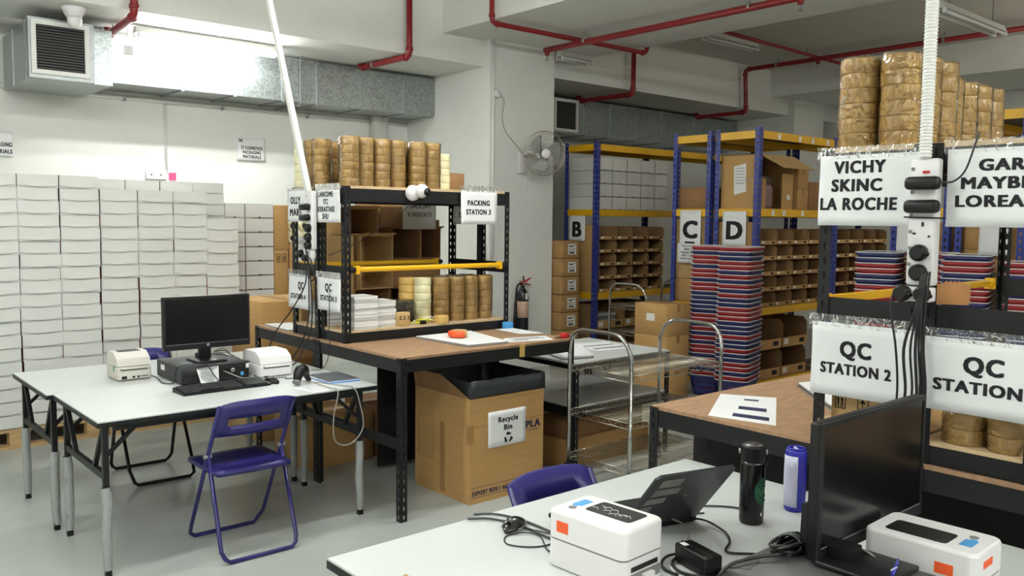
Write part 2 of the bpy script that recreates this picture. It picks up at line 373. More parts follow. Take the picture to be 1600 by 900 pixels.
louvre(d,7.56,7.98,2.80,3.21,7.96,16)
# ------------------------------------------------------------------ sprinkler pipes
def pipe_net(label, runs, r=.03, heads=(), clamps=(), joints=True):
    t=thing('sprinkler_pipe',label,'pipe',runs[0][0])
    for run in runs:
        P=[Vector(p) for p in run]; pts=[P[0]]
        for i in range(1,len(P)-1):
            a=(P[i-1]-P[i]).normalized()*.06; b=(P[i+1]-P[i]).normalized()*.06
            for k in range(5):
                q=k/4; pts.append((P[i]+a)*(1-q)**2+P[i]*2*q*(1-q)+(P[i+1]-P[i+1]+P[i]+b)*q*q)
        pts.append(P[-1])
        MB().tube(pts,r,12).o('pipe_run',RED,t)
        for i in range(1,len(P)-1):
            for w in (P[i-1],P[i+1]):
                dd=(w-P[i]).normalized(); MB().cyl(P[i]+dd*.055,P[i]+dd*.085,r*1.28,12).o('elbow_collar',RED,t)
    for h in heads:
        h=Vector(h)
        MB().cyl(h,h-Vector((0,0,.05)),r*.8,10).o('tee',RED,t)
        MB().cyl(h-Vector((0,0,.05)),h-Vector((0,0,.085)),.009,8).lathe([(.0,-.10),(.022,-.098),(.022,-.094),(.006,-.09),(.0,-.085)],h,10).o('sprinkler_head',GALVD,t)
    for c in clamps:
        c=Vector(c); MB().cyl(c,c+Vector((0,0,.09)),.006,6).cyl(c-Vector((0,0,.0)),c+Vector((.0,.025,.0)),r*1.25,10).o('hanger_clamp',GALVD,t)
    return t
PY=7.12
pipe_net('red sprinkler drop pipe beside the lit tube at upper left',[[(2.235,PY,3.89),(2.235,PY,3.225),(2.30,8.03,3.225),(2.30,8.03,3.28)]],clamps=[(2.285,7.85,3.225)])
pipe_net('red sprinkler drop pipe passing under the beam above the tape stacks',[[(4.81,PY,3.89),(4.81,PY,3.25),(4.80,8.03,3.25),(4.80,8.03,3.285)]],clamps=[(4.80,7.75,3.25)])
pipe_net('red sprinkler drop pipe right of the wide column',[[(8.1,PY,3.89),(8.1,PY,3.22),(8.07,8.03,3.22),(8.07,8.03,3.285)]])
pipe_net('red sprinkler drop pipe furthest along the beam, above the blue racks',[[(10.4,3.0,3.80),(10.45,PY,3.80),(10.5,PY,3.22),(10.55,8.03,3.22),(10.55,8.03,3.285)]],heads=[(10.43,6.0,3.78)],clamps=[(10.43,6.6,3.8),(10.4,4.4,3.8)])
pipe_net('red sprinkler pipe crossing under the deep beam from side to side',[[(5.20,6.33,3.89),(5.20,6.33,3.5),(7.38,6.30,3.505),(7.38,6.30,3.88)]],r=.024,clamps=[(6.5,6.31,3.49)])
pipe_net('long red sprinkler pipe hung lengthwise below the deep beam',[[(6.22,6.69,3.435),(6.22,0.5,3.435)]],heads=[(6.22,6.66,3.43),(6.22,3.75,3.43)],clamps=[(6.22,6.1,3.45),(6.22,4.2,3.45)])
pipe_net('thin red sprinkler branch on the ceiling of the far bay',[[(8.0,5.96,3.83),(10.9,6.05,3.83),(11.15,6.05,3.83),(11.15,6.05,3.46),(12.6,6.05,3.46)]],r=.02,clamps=[(9.6,6.0,3.83),(10.2,6.03,3.83)])
# ------------------------------------------------------------------ fluorescent battens
def batten(label, x0,x1,y,z, lit, hang=0.0, group=None):
    t=thing('fluorescent_batten',label,'ceiling light',(x0,y,z),group)
    MB().add([(x0,y-.03,z+.07),(x1,y-.03,z+.07),(x1,y+.03,z+.07),(x0,y+.03,z+.07),(x0,y-.055,z+.015),(x1,y-.055,z+.015),(x1,y+.055,z+.015),(x0,y+.055,z+.015)],
        [(0,1,2,3),(4,5,6,7),(0,1,5,4),(1,2,6,5),(2,3,7,6),(3,0,4,7)]).o('housing',BATT,t)
    for s in (-1,1):
        MB().cyl((x0+.03,y+s*.045,z-.008),(x1-.03,y+s*.045,z-.008),.013,10).o('tube',lit if lit else TUBEOFF,t)
        for x in (x0+.012,x1-.03): MB().box(x,x+.018,y+s*.045-.014,y+s*.045+.014,z-.024,z+.016).o('tube_holder',WPLAS,t)
    if hang:
        for x in (x0+.2,x1-.2): MB().cyl((x,y,z+.07),(x,y,z+.07+hang),.005,6).o('rod',GREYP,t)
    return t
batten('lit twin fluorescent batten under the beam in front of the air duct',2.42,3.72,7.72,3.20,TUBEON)
G='lit battens of the near bay'
for k,(x,y) in enumerate([(0.3,3.6),(2.7,3.6),(-2.0,3.6),(-1.2,1.0),(0.6,-1.8),(2.9,-2.2)]):  # last one is unseen, added to light the open cartons from the front
    batten('lit twin fluorescent batten hung from the near bay ceiling above the picture',x,x+1.3,y,3.45,TUBEON,.38,G)
for k,(x,y) in enumerate([(9.4,2.0),(8.6,-1.2)]):
    batten('lit twin fluorescent batten hung from the far bay ceiling, outside the picture',x,x+1.3,y,3.5,TUBEWARM,.33,'lit battens of the far bay')
batten('unlit pendant twin fluorescent batten at the upper right picture edge',7.18,8.49,3.1,3.38,False,.45)
batten('unlit fluorescent batten fixed to the ceiling beyond the deep beam',8.45,9.5,6.32,3.83,False)
batten('unlit fluorescent batten under the deep beam beside the wide column',6.76,7.26,7.05,3.48,False)
# smoke detector style lamp by the grille
t=thing('security_camera','small white dome camera on a bracket beside the left duct grille','security camera',(1.87,7.4,3.2))
MB().lathe([(.0,.07),(.075,.07),(.09,.05),(.06,-.01),(.045,-.02),(0.0,-.02)],(1.87,7.4,3.215),16).o('bracket',WPLAS,t)
MB().lathe([(.0,-.09),(.03,-.085),(.05,-.06),(.055,-.02),(.05,0.0),(0,.0)],(1.87,7.38,3.2),16).o('dome',WPLAS,t)
t=thing('inspection_tag','small white tag hanging from the upper left red pipe','tag',(2.3,7.4,3.1))
MB().cyl((2.29,7.5,3.21),(2.31,7.5,3.05),.004,6).o('string',CABW,t); MB().box(2.26,2.34,7.498,7.502,2.98,3.06).o('card',PAPER,t)
# ================================================================== PALLETS AND WHITE CARTONS
def pallet(label,x0,x1,y0,y1):
    t=thing('wooden_pallet',label,'pallet',(x0,y0,0),'pallets along the back wall')
    for y in (y0,(y0+y1)/2-.05,y1-.1): MB().box(x0,x1,y,y+.1,0,.02).o('bottom_board',WOOD,t)
    for x in (x0,(x0+x1)/2-.06,x1-.12):
        for y in (y0,(y0+y1)/2-.05,y1-.1): MB().box(x,x+.12,y+.002,y+.098,.02,.1).o('block',WOOD,t)
    n=7; w=(y1-y0)/n
    for x in (x0,(x0+x1)/2-.06,x1-.12): MB().box(x,x+.12,y0+.003,y1-.003,.1,.118).o('stringer_board',WOOD,t)
    for i in range(n): MB().box(x0,x1,y0+i*w+.01,y0+(i+1)*w-.01,.118,.138).o('deck_board',WOOD,t)
pallet('wooden pallet at the left picture edge under the white cartons',0.72,1.86,6.845,7.9)
pallet('wooden pallet under the white cartons behind the white desks',1.9,3.04,6.845,7.9)
pallet('wooden pallet under the notched white cartons behind the monitor',3.08,3.8,6.9,7.9)
def flap_box(w,d,h,notch=False):
    t=thing('white_carton','x','carton',(0,0,0))
    b=MB(); b.box(0,w,.008,d,0,h)
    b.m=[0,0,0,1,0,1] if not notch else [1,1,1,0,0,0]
    b.o('body',[BOXW if not notch else BOXG,BOXR if not notch else BOXSHADE],t)
    n=8; f=MB(); vs=[]
    for j in range(4):
        for i in range(n+1):
            u=i/n; q=j/3; sag=.008*math.sin(math.pi*u)
            z=h-.003-(h-.009-(.0 if notch else .010-sag))*q
            y=.004-(.002+.006*math.sin(math.pi*u)*q*q if not notch else .004)
            vs.append((.003+(w-.006)*u,y,z))
    f.add(vs,[(j*(n+1)+i,j*(n+1)+i+1,(j+1)*(n+1)+i+1,(j+1)*(n+1)+i) for j in range(3) for i in range(n)],0,False)
    f.o('front_flap',BOXW if not notch else BOXG,t,solid=.002)
    if notch:
        P=[(w/2+.014*math.cos(a),.010*math.sin(a)+.001) for a in [math.pi*k/8 for k in range(9)]]
        MB().prism(P,-.0025,.0005,plane='xz').o('finger_notch',BLKS,t)
    return t
WBW,WBH=.266,.0945
proto=flap_box(WBW,.30,WBH); first=True
LW='flat white carton in the tall wall of cartons on the pallets'; GW='white cartons stacked on pallets'
def put(pr,loc,rz,label,group):
    global first
    if first is True:
        pr.location=loc; pr.rotation_euler=(0,0,rz); pr['label']=label; pr['group']=group; first=False; return pr
    return dup(pr,loc,rz,label,group)
cx=[1.066,1.335,1.602,1.872,2.146,2.416,2.680]; tops=[1.954,1.954,1.954,1.863,1.863,1.863,1.644]
Z0=.140
for i,(x,tp) in enumerate(zip(cx,tops)):
    n=int(round((tp-Z0)/WBH)); ph=(tp-Z0)/n-.0004
    dx=0
    for k in range(n):
        dx=.7*dx+random.uniform(-.004,.004)
        put(proto,(x+.001+dx,6.865+random.uniform(-.010,.014),Z0+k*(tp-Z0)/n),random.uniform(-.02,.02),'flat white carton, '+nth(n-1-k,'in the '+ORL[i]+' column from the left'),GW)
for i,x in enumerate([1.89,2.16,2.43,2.70]):
    n=int(round((1.953-Z0)/WBH))
    for k in range(n-4 if i<3 else 4,n): pass
    for k in range(n): put(proto,(x+random.uniform(-.004,.004),7.20,Z0+k*(1.953-Z0)/n),random.uniform(-.008,.008),'white carton in the second row behind the front wall of cartons','white cartons of the second row')
first=True
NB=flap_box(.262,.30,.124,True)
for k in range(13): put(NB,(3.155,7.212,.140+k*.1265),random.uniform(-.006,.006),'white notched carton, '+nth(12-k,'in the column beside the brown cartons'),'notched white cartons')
first=True
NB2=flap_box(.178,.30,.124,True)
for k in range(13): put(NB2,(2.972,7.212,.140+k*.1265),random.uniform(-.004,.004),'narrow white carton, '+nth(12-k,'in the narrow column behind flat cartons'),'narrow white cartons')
# ================================================================== PLAIN BROWN CARTONS
def carton(label,x0,x1,y0,y1,z0,z1,m=None,tapez=True,marks=None,lab=False,group=None,name='cardboard_carton',flaps=True):
    m=m or CARD
    t=thing(name,label,'carton',((x0+x1)/2,(y0+y1)/2,z0),group)
    MB().rbox(x0,x1,y0,y1,z0,z1,.003,1).o('body',m,t)
    if tapez:
        yc=(y0+y1)/2; xc=(x0+x1)/2; dz=min(.07,(z1-z0)*.3); e=.0012
        if x1-x0>=y1-y0: MB().box(x0-e,x1+e,yc-.024,yc+.024,z1-dz,z1+e).o('tape_strip',PTAPE,t)
        else: MB().box(xc-.024,xc+.024,y0-e,y1+e,z1-dz,z1+e).o('tape_strip',PTAPE,t)
    if marks=='x':       # handling marks on the -X face
        mb=MB()
        for q in (-.06,.02):
            yb=(y0+y1)/2-q; zb=z1-.1; e=x0-.001
            for a,b,c,dd in ((0,.05,0,.004),(0,.05,.056,.06),(0,.004,0,.06),(.046,.05,0,.06),(.012,.02,.012,.04),(.03,.038,.012,.04)):
                mb.box(e-.0005,e,yb-b,yb-a,zb+c,zb+dd)
        mb.o('handling_mark',INK,t)
    if marks=='y':
        mb=MB()
        for q in (0,.03,.06):
            xb=(x0+x1)/2-.045+q; zb=(z0+z1)/2; e=y0-.001
            for a,b,c,dd in ((0,.024,0,.003),(.009,.014,.003,.018),(.004,.02,.018,.022)): mb.box(xb+a,xb+b,e-.0005,e,zb+c,zb+dd)
        mb.o('handling_mark',INK,t)
    if lab: MB().box(x0-.0015,x0,(y0+y1)/2-.05,(y0+y1)/2+.05,z1-.16,z1-.09).o('address_label',LABW,t)
    return t
carton('plain brown carton, top of the narrow pile right of the notched white cartons',3.42,3.555,7.2,7.7,1.375,1.775,CARD,tapez=False)
carton('brown carton with two handling marks in the narrow pile by the notched white cartons',3.42,3.55,7.2,7.7,.872,1.373,CARD,tapez=False)
c=bpy.data.objects['cardboard_carton.001']; mb=MB()
for xb in (3.435,3.49):
    for a_,b_,c_,d_ in ((0,.04,0,.005),(0,.04,.075,.08),(0,.004,0,.08),(.036,.04,0,.08),(.012,.018,.015,.06),(.024,.03,.015,.06)): mb.box(xb+a_,xb+b_,7.1985,7.1995,1.26+c_,1.26+d_)
mb.o('handling_mark',INK,c)
carton('brown carton at the bottom of the narrow pile by the notched white cartons',3.42,3.56,7.2,7.7,0,.87,CARD3,tapez=False)
carton('brown carton behind the left shelf end carrying tape rolls on edge',3.57,3.85,7.2,7.7,.95,1.42,CARD)
carton('lower brown carton behind the left shelf end',3.57,3.85,7.2,7.7,0,.948,CARD)
for k,(x,z) in enumerate([(3.63,0),(3.75,0),(3.63,1),(3.75,1)]):
    tag(MB().lathe([(.03,0),(.056,0),(.056,.05),(.03,.05),(.03,0)],(x,7.30,1.476+z*.1125),18,axis='y').o('tape_roll',TAPEC),'tape roll on edge behind the sign OLLY MARS, '+('upper' if z else 'lower')+(' left' if x<3.7 else ' right'),'tape roll','tape rolls on edge')
carton('wide brown carton behind the workbench end, lid taped flat',2.72,3.2,5.95,6.5,.48,1.04,CARD)
carton('large brown carton on the floor carrying the wide taped carton',2.68,3.25,5.93,6.55,.0,.476,CARD2)
carton('long brown carton on the floor under the left end of the double workbench',2.62,3.12,5.06,5.55,.0,.33,CARD)
carton('brown carton with a strapped front on the floor under the workbench',3.15,3.62,5.05,5.5,.0,.36,CARD3)
carton('small printed brown carton on the floor right of the recycle bin',3.66,3.82,4.1,4.42,0,.2,CARD2,marks='y')
# ================================================================== FOLDING TABLES
def folding_table(label,x0,x1,y0,y1,ztop=.74,sleeves=True,group=None,ends=(0,1)):
    t=thing('folding_table',label,'table',((x0+x1)/2,(y0+y1)/2,0),group)
    MB().box(x0,x1,y0,y1,ztop-.006,ztop).o('laminate_top',LAMW,t)
    MB().box(x0-.002,x1+.002,y0-.002,y1+.002,ztop-.028,ztop-.0062).o('edge_band',BLK,t)
    fr=MB(); z=ztop-.045
    for y in (y0+.06,y1-.06): fr.box(x0+.08,x1-.08,y-.015,y+.015,z-.015,ztop-.0285)
    fr.o('apron_frame',BLK,t)
    for xl,s in ((x0+.045,1),(x1-.075,-1)):
        ya,yb=y0+.065,y1-.065
        for y in (ya,yb):
            l=MB().box(xl-.013,xl+.013,y-.013,y+.013,.02,ztop-.0285).o('leg',BLK,t)
            MB().box(xl-.014,xl+.014,y-.014,y+.014,0,.025).o('foot_cap',BLKS,l)
            if sleeves:
                zs=[.03,.10,.2,.3,.37,.42]; mb=MB()
                mb.tube([(xl+random.uniform(-.004,.004),y+random.uniform(-.004,.004),q) for q in zs],[.020,.022,.024,.022,.025,.022],8,caps=False)
                mb.o('plastic_sleeve',FILMG,l)
        MB().bar((xl,ya,.47),(xl,yb,.47),.022,.032).o('cross_bar',BLK,t)
        MB().bar((xl,ya+.02,ztop-.05),(xl,ya+.17,.48),.02,.02).o('brace',BLK,t)
        MB().bar((xl,yb-.02,ztop-.05),(xl,yb-.17,.48),.02,.02).o('brace',BLK,t)
        for y in (ya,yb): MB().bar((xl+s*.01,y+(.02 if y==ya else -.02),.56),(xl+s*.17,y+(.02 if y==ya else -.02),ztop-.03),.02,.016).o('folding_stay',BLK,t)
    return t
folding_table('white laminate folding table at left, the one nearer the blue chair, with keyboard',1.075,2.53,4.06,4.855)
folding_table('white laminate folding table at left, the one nearer the white cartons, with beige printer',1.045,2.53,4.86,5.655)
# ================================================================== FOLDING CHAIRS
def folding_chair(label,loc,rz,tube_mat,group='folding chairs'):
    t=thing('folding_chair',label,'chair',(0,0,0),group); hw=.19
    def frame(pts,name):
        MB().tube(pts,.0105,10).o(name,tube_mat,t)
    # long tubes: front floor bar up to the backrest ; origin at mid feet, +Y forward
    def U(yb,zt,yt,name):
        r=.05; P=[]
        for s in (-1,1):
            pass
        pts=[(-hw,yt,zt),(-hw-.004,yb+(yt-yb)*.12,zt*.12)]
        pts+= [(-hw+ .008,yb+.004,.03),(-hw+.03,yb,.0115),(0,yb,.0115),(hw-.03,yb,.0115),(hw-.008,yb+.004,.03)]
        pts+= [(hw+.004,yb+(yt-yb)*.12,zt*.12),(hw,yt,zt)]
        MB().tube(pts,.0105,10).o(name,tube_mat,t)
    U(.23,.765,-.20,'front_leg_frame')
    U(-.225,.50,-.05,'rear_leg_frame')
    n=10; vs=[]
    for j in range(2):
        for i in range(n+1):
            pass
    # seat pan with rounded lip
    s=MB(); prof=[]
    nx,ny=8,8
    for zoff,flip in ((0,0),(-.022,1)):
        vs=[]
        for j in range(ny+1):
            for i in range(nx+1):
                u=i/nx*2-1; q=j/ny*2-1
                x=u*.196*(1-.05*max(0,-q)**3-.0*q); y=.02+q*.195*(1-.06*u*u*(1 if q<0 else .6))
                dip=.010*(1-u*u)*(1-q*q); edge=.010*max(abs(u),abs(q))**6
                vs.append((x,y,.448-dip-edge+zoff))
        s.add(vs,[(j*(nx+1)+i,j*(nx+1)+i+1,(j+1)*(nx+1)+i+1,(j+1)*(nx+1)+i) for j in range(ny) for i in range(nx)],0,True)
    k=(nx+1)*(ny+1); ring=[i for i in range(nx+1)]+[j*(nx+1)+nx for j in range(1,ny+1)]+[ny*(nx+1)+i for i in range(nx-1,-1,-1)]+[j*(nx+1) for j in range(ny-1,0,-1)]
    base=len(s.v)-2*k
    for a,b in zip(ring,ring[1:]+ring[:1]): s.f.append((base+a,base+b,base+k+b,base+k+a)); s.m.append(0); s.s.append(True)
    s.o('seat',PURP,t)
    # backrest: curved panel with a slot
    b=MB(); N=14; rows=[.60,.655,.695,.79]
    def pt(u,z,th):
        y=-.115-(z-.6)*.52-.028*(1-u*u)+th; top=0
        if z>.78: z=z-.02*abs(u)**4
        return (u*.192,y,z)
    for side,th in ((0,0),(1,.012)):
        k=len(b.v)
        for z in rows:
            for i in range(N+1): b.v.append(Vector(pt(i/N*2-1,z,th)))
        for j in range(3):
            for i in range(N):
                if j==1 and 2<=i<N-2: continue
                b.f.append((k+j*(N+1)+i,k+j*(N+1)+i+1,k+(j+1)*(N+1)+i+1,k+(j+1)*(N+1)+i)); b.m.append(0); b.s.append(True)
    k2=4*(N+1)
    def wall(a,c): b.f.append((a,c,k2+c,k2+a)); b.m.append(0); b.s.append(False)
    for i in range(N): wall(i,i+1); wall(3*(N+1)+i,3*(N+1)+i+1)
    for i in range(2,N-2): wall((N+1)+i,(N+1)+i+1); wall(2*(N+1)+i,2*(N+1)+i+1)
    for j in range(3):
        wall(j*(N+1),(j+1)*(N+1)); wall(j*(N+1)+N,(j+1)*(N+1)+N)
    wall((N+1)+2,2*(N+1)+2); wall((N+1)+N-2,2*(N+1)+N-2)
    b.o('backrest',PURP,t)
    for s_ in (-1,1): MB().cyl((s_*.175,-.05,.495),(s_*.212,-.05,.495),.012,10).o('pivot',GREYP,t)
    t.location=loc; t.rotation_euler=(0,0,rz); return t
folding_chair('blue-purple folding chair in the open, back to the camera, at the keyboard desk',(1.765,4.12,0),0,PURPM)
folding_chair('folding chair behind the left desks with dark tube legs in front of the pallets',(1.815,5.635,0),math.pi,BLK)
folding_chair('folding chair at the near desk showing only its curved blue back',(2.03,1.925,0),math.pi,PURPM)
# ================================================================== ITEMS ON THE LEFT DESKS
T=.74
def label_printer(label,x0,x1,y0,y1,h,body,lidm,slot=True,window=None):
    """desktop label printer, front facing -Y"""
    t=thing('label_printer',label,'printer',((x0+x1)/2,(y0+y1)/2,T)); w=x1-x0
    zs=T+h*.52
    MB().rbox(x0,x1,y0,y1,T+.004,zs,.010,2).o('base_case',body,t)
    # lid: chamfered prism in the yz plane
    P=[(y0+.004,zs+.002),(y1-.002,zs+.002),(y1-.002,T+h*.86),(y1-.03,T+h),(y0+.075,T+h),(y0+.018,T+h*.80)]
    lid=MB().prism(P,x0+.003,x1-.003,plane='yz').o('lid',lidm,t)
    MB().box(x0+.02,x1-.02,y0-.001,y0+.004,zs-.022,zs-.016).o('label_slot',BLKS,t)
    f=MB().box(x0+.012,x1-.012,y0-.0012,y0+.002,T+.012,zs-.032).o('front_panel',lidm,t)
    if window: MB().box(x0+.035,x1-.035,y0+.075,y1-.045,T+h-.002,T+h+.0015).o('lid_window',window,t)
    MB().cyl((x0+.022,y0-.003,T+h*.42),(x0+.022,y0+.002,T+h*.42),.006,10).o('button',GREYP,t)
    return t
p=label_printer('beige label printer, rear sockets towards the camera, on the left desks',1.432,1.618,5.0,5.2,.155,BEIGE,mat('beige_lid',srgb(206,203,194),.5),window=BLKS)
mb=MB(); mb.box(1.455,1.483,4.9975,4.999,.752,.768); mb.cyl((1.52,4.9975,.76),(1.52,4.999,.76),.007,10); mb.box(1.54,1.55,4.9975,4.999,.753,.766); mb.box(1.555,1.6,4.9975,4.999,.76,.764)
mb.o('rear_sockets',INK,p)
MB().box(1.4305,1.433,5.05,5.068,.79,.82).o('green_latch',mat('green_latch',srgb(30,140,100),.4),p)
p=label_printer('white label printer beside the workbench end on the left desks',2.10,2.30,4.62,4.87,.145,WPLAS,WPLAS2)
MB().rbox(2.15,2.25,4.73,4.79,.884,.888,.0015,1).o('lid_recess',WPLAS2,p)
# desktop computer lying flat
def desktop_pc(label,x0,x1,y0,y1,h,m):
    t=thing('desktop_computer',label,'computer',((x0+x1)/2,(y0+y1)/2,T))
    MB().rbox(x0,x1,y0+.012,y1,T+.006,T+h,.004,1).o('case',m,t)
    MB().rbox(x0+.001,x1-.001,y0,y0+.0125,T+.008,T+h-.002,.003,1).o('front_bezel',BLK,t)
    for x in (x0+.03,x1-.03):
        for y in (y0+.03,y1-.03): MB().cyl((x,y,T),(x,y,T+.008),.012,8).o('foot',BLKS,t)
    return t
pc=desktop_pc('dark desktop computer lying flat under the left monitor',1.667,2.052,4.665,5.06,.1,DGREY)
MB().lathe([(0,0),(.012,0),(.012,.002),(0,.002)],(1.955,4.664,.80),16,axis='y').o('round_emblem',GALVD,pc)
MB().box(1.83,2.03,4.6635,4.665,.812,.8135).o('optical_slot',BLKM,pc)
MB().box(2.0,2.018,4.6632,4.665,.765,.785).o('blue_sticker',LBLUE,pc); MB().box(2.032,2.05,4.6632,4.665,.805,.83).o('white_sticker',LABW,pc)
MB().box(1.6655,1.667,4.93,4.99,.79,.82).o('side_sticker',LABW,pc)
lettering(pc,(1.945,4.6625,.7955),(1,0,0),(0,0,1),[('hp',.01,.002,.012,1)],INK)
MB().add([(1.745,4.655,.828),(1.868,4.655,.833),(1.868,4.648,.742),(1.765,4.640,.741)],[(0,1,2,3)]).o('x',PAPER).name='instruction_sheet'
s=bpy.data.objects['instruction_sheet']; tag(s,'printed instruction sheet leaning on the left desktop computer','paper')
mb=MB()
for i in range(9): mb.box(1.765,1.765+.085*random.uniform(.6,1),4.6495,4.6505,.752+i*.008,.7545+i*.008)
mb.box(1.752,1.86,4.6535,4.6545,.822,.828); ob=mb.o('printed_lines',INKG,s)
for v in ob.data.vertices: v.co.y-= .0 + (.833-v.co.z)*.085*.9 - .0005
def monitor(label,xc,y,z0,w,h,base_z,base_y,fx=0.0):
    t=thing('computer_monitor',label,'monitor',(xc,y,base_z))
    x0,x1=xc-w/2,xc+w/2
    back=MB().rbox(x0,x1,y,y+.03,z0,z0+h,.006,2).rbox(x0+.08,x1-.08,y+.028,y+.055,z0+.06,z0+h-.06,.012,2).o('housing',BLKS,t)
    fr=MB(); b=.014; lb=.034
    fr.box(x0+.001,x1-.001,y-.004,y+.002,z0+h-b,z0+h-.001); fr.box(x0+.001,x1-.001,y-.004,y+.002,z0+.001,z0+lb); fr.box(x0+.001,x0+b,y-.004,y+.002,z0+lb,z0+h-b); fr.box(x1-b,x1-.001,y-.004,y+.002,z0+lb,z0+h-b)
    fr.o('bezel',BLK,t)
    MB().box(x0+b,x1-b,y-.0015,y+.001,z0+lb,z0+h-b).o('screen',SCREEN,t)
    MB().box(x0+b,x1-b,y-.0046,y-.0038,z0+lb-.003,z0+lb-.001).o('bezel_line',GREYP,t)
    e=MB().lathe([(0,0),(.0095,0),(.0095,.0012),(0,.0012)],(xc,y-.004,z0+lb*.5),16,axis='y').o('round_emblem',GALVD,t)
    lettering(e,(xc-.008,y-.0058,z0+lb*.5-.004),(1,0,0),(0,0,1),[('hp',.008,.001,.010,1)],INK)
    xc=xc+fx
    MB().prism([(xc-.035,base_z+.02),(xc+.035,base_z+.02),(xc+.03,z0+.12),(xc-.03,z0+.12)],y+.045,y+.07,plane='xz').o('neck',BLKS,t)
    MB().rbox(xc-.085,xc+.085,base_y-.09,base_y+.09,base_z,base_z+.014,.005,2).o('foot',BLKS,t)
    MB().prism([(xc-.035,base_z+.013),(xc+.035,base_z+.013),(xc+.035,base_z+.04),(xc-.035,base_z+.04)],base_y+.03,base_y+.088,plane='xz').o('foot_block',BLKS,t)
    return t
monitor('black flat monitor on the left desk in front of the white cartons',1.868,4.80,.917,.50,.30,.84,4.82)
MB().box(1.80,1.885,4.735,4.738,.8545,.862).o('x',LABW).name='x'
bpy.data.objects.remove(bpy.data.objects['x'])
def keyboard(label,x0,x1,y0,y1,rz=0):
    t=thing('keyboard',label,'keyboard',((x0+x1)/2,(y0+y1)/2,T),rz=0)
    MB().prism([(y0,T+.001),(y1,T+.001),(y1,T+.024),(y1-.012,T+.026),(y0,T+.012)],x0,x1,plane='yz').o('case',BLKS,t)
    mb=MB(); w=(x1-x0-.02)
    for r in range(6):
        n=22; yy=y0+.012+r*(y1-y0-.03)/6; zz=T+.013+.0022*r
        for i in range(n):
            if r==0 and 4<=i<=9: continue
            if i in (15,): continue
            xx=x0+.01+i*w/n; mb.box(xx+.0012,xx+w/n-.0012,yy,yy+(y1-y0-.03)/6-.003,zz,zz+.008)
    mb.o('keys',DGREY,t,kind='stuff')
    t.rotation_euler=(0,0,rz); return t
keyboard('black keyboard on the left desk before the desktop computer',1.575,2.055,4.39,4.545,.02)
def mouse(label,loc,rz,m=BLKS,s=1.0):
    t=thing('computer_mouse',label,'mouse',(0,0,0)); mb=MB(); n=14
    prof=[]
    vs=[];ny=8
    for j in range(ny+1):
        q=j/ny; y=-.055+.11*q; wd=.031*math.sin(math.pi*min(1,max(0.0,(q*.94+.03))))**.45; hh=.036*math.sin(math.pi*(q*.92+.04))**.7
        for i in range(n):
            a=2*math.pi*i/n; vs.append((wd*math.cos(a)*s,y*s,max(0,.012+ (hh-.012)*math.sin(a) if math.sin(a)>0 else .012+.012*math.sin(a))*s))
    mb.add(vs,[(j*n+i,j*n+(i+1)%n,(j+1)*n+(i+1)%n,(j+1)*n+i) for j in range(ny) for i in range(n)]+[tuple(range(n-1,-1,-1)),tuple(ny*n+i for i in range(n))],0,True)
    mb.o('shell',m,t)
    MB().box(-.0315*s,.0315*s,-.03*s,.03*s,.010*s,.013*s).o('side_band',GREYP,t)
    MB().cyl((-.004*s,.026*s,.033*s),(.004*s,.026*s,.033*s),.007*s,10).o('scroll_wheel',GREYP,t)
    MB().box(-.0006,.0006,.012*s,.052*s,.024*s,.0352*s).o('button_seam',BLKM,t)
    t.location=loc; t.rotation_euler=(0,0,rz); return t
mouse('black mouse at the end of the left desk keyboard',(2.088,4.46,T),.3)
# barcode scanner lying on its stand
def scanner(label,loc,rz):
    t=thing('barcode_scanner',label,'scanner',(0,0,0))
    MB().tube(catmull([(0,-.045,.02),(0,-.03,.06),(0,.0,.085),(0,.035,.075),(0,.055,.05)],5),[.018+.014*math.sin(math.pi*k/20) for k in range(21)],12).o('head',BLKS,t)
    MB().tube(catmull([(0,.03,.07),(0,.06,.04),(0,.085,.012)],5),[.018-.0004*k for k in range(11)],10).o('handle',BLKS,t)
    MB().tube([(0,-.052,.018),(0,-.035,.038)],[.024,.02],12).o('scan_window',GREYP,t)
    MB().box(-.008,.008,-.004,.02,.05,.06).o('trigger',GREYP,t)
    t.location=loc; t.rotation_euler=(0,0,rz); return t
scanner('black barcode scanner resting head down near the workbench end',(2.19,4.30,T+.002),-1.0)
cable('scanner_cable','thin grey cable looping off the left desk edge from the barcode scanner',[(2.25,4.26,.752),(2.26,4.12,.748),(2.27,4.035,.735),(2.24,4.03,.60),(2.25,4.03,.47),(2.34,4.03,.44),(2.42,4.03,.52),(2.40,4.03,.66),(2.37,4.04,.742),(2.33,4.12,.75),(2.22,4.40,.75)],.0035,CABG)
t=thing('plastic_folder','blue clear folder holding printed sheets on the left desk','folder',(2.43,4.37,T))
q=[(2.322,4.235),(2.515,4.215),(2.525,4.50),(2.33,4.51)]
MB().prism(q,T+.001,T+.006).o('back_cover',FOLD,t); MB().prism([(a+.006,b+.004) for a,b in q[:2]]+[(a-.005,b-.006) for a,b in q[2:]],T+.006,T+.013).o('sheets',PAPER,t)
MB().prism([(a,b) for a,b in q],T+.0132,T+.0142).o('front_cover',film('folder_film',.0,(.75,.86,1),.2,.05,10,white=.12),t)
mb=MB()
for i in range(7): mb.box(2.38,2.46+.02*random.random(),4.32+i*.018,4.328+i*.018,T+.0130,T+.0132)
mb.o('printed_lines',INKG,t)
t=thing('printed_sheet','loose printed sheet under the barcode scanner','paper',(2.2,4.2,T))
MB().prism([(2.10,4.35),(2.14,4.07),(2.34,4.10),(2.30,4.38)],T+.0003,T+.0012).o('sheet',PAPER,t)
mb=MB()
for i in range(8): mb.box(2.15,2.27,4.11+i*.028,4.116+i*.028,T+.0012,T+.0015)
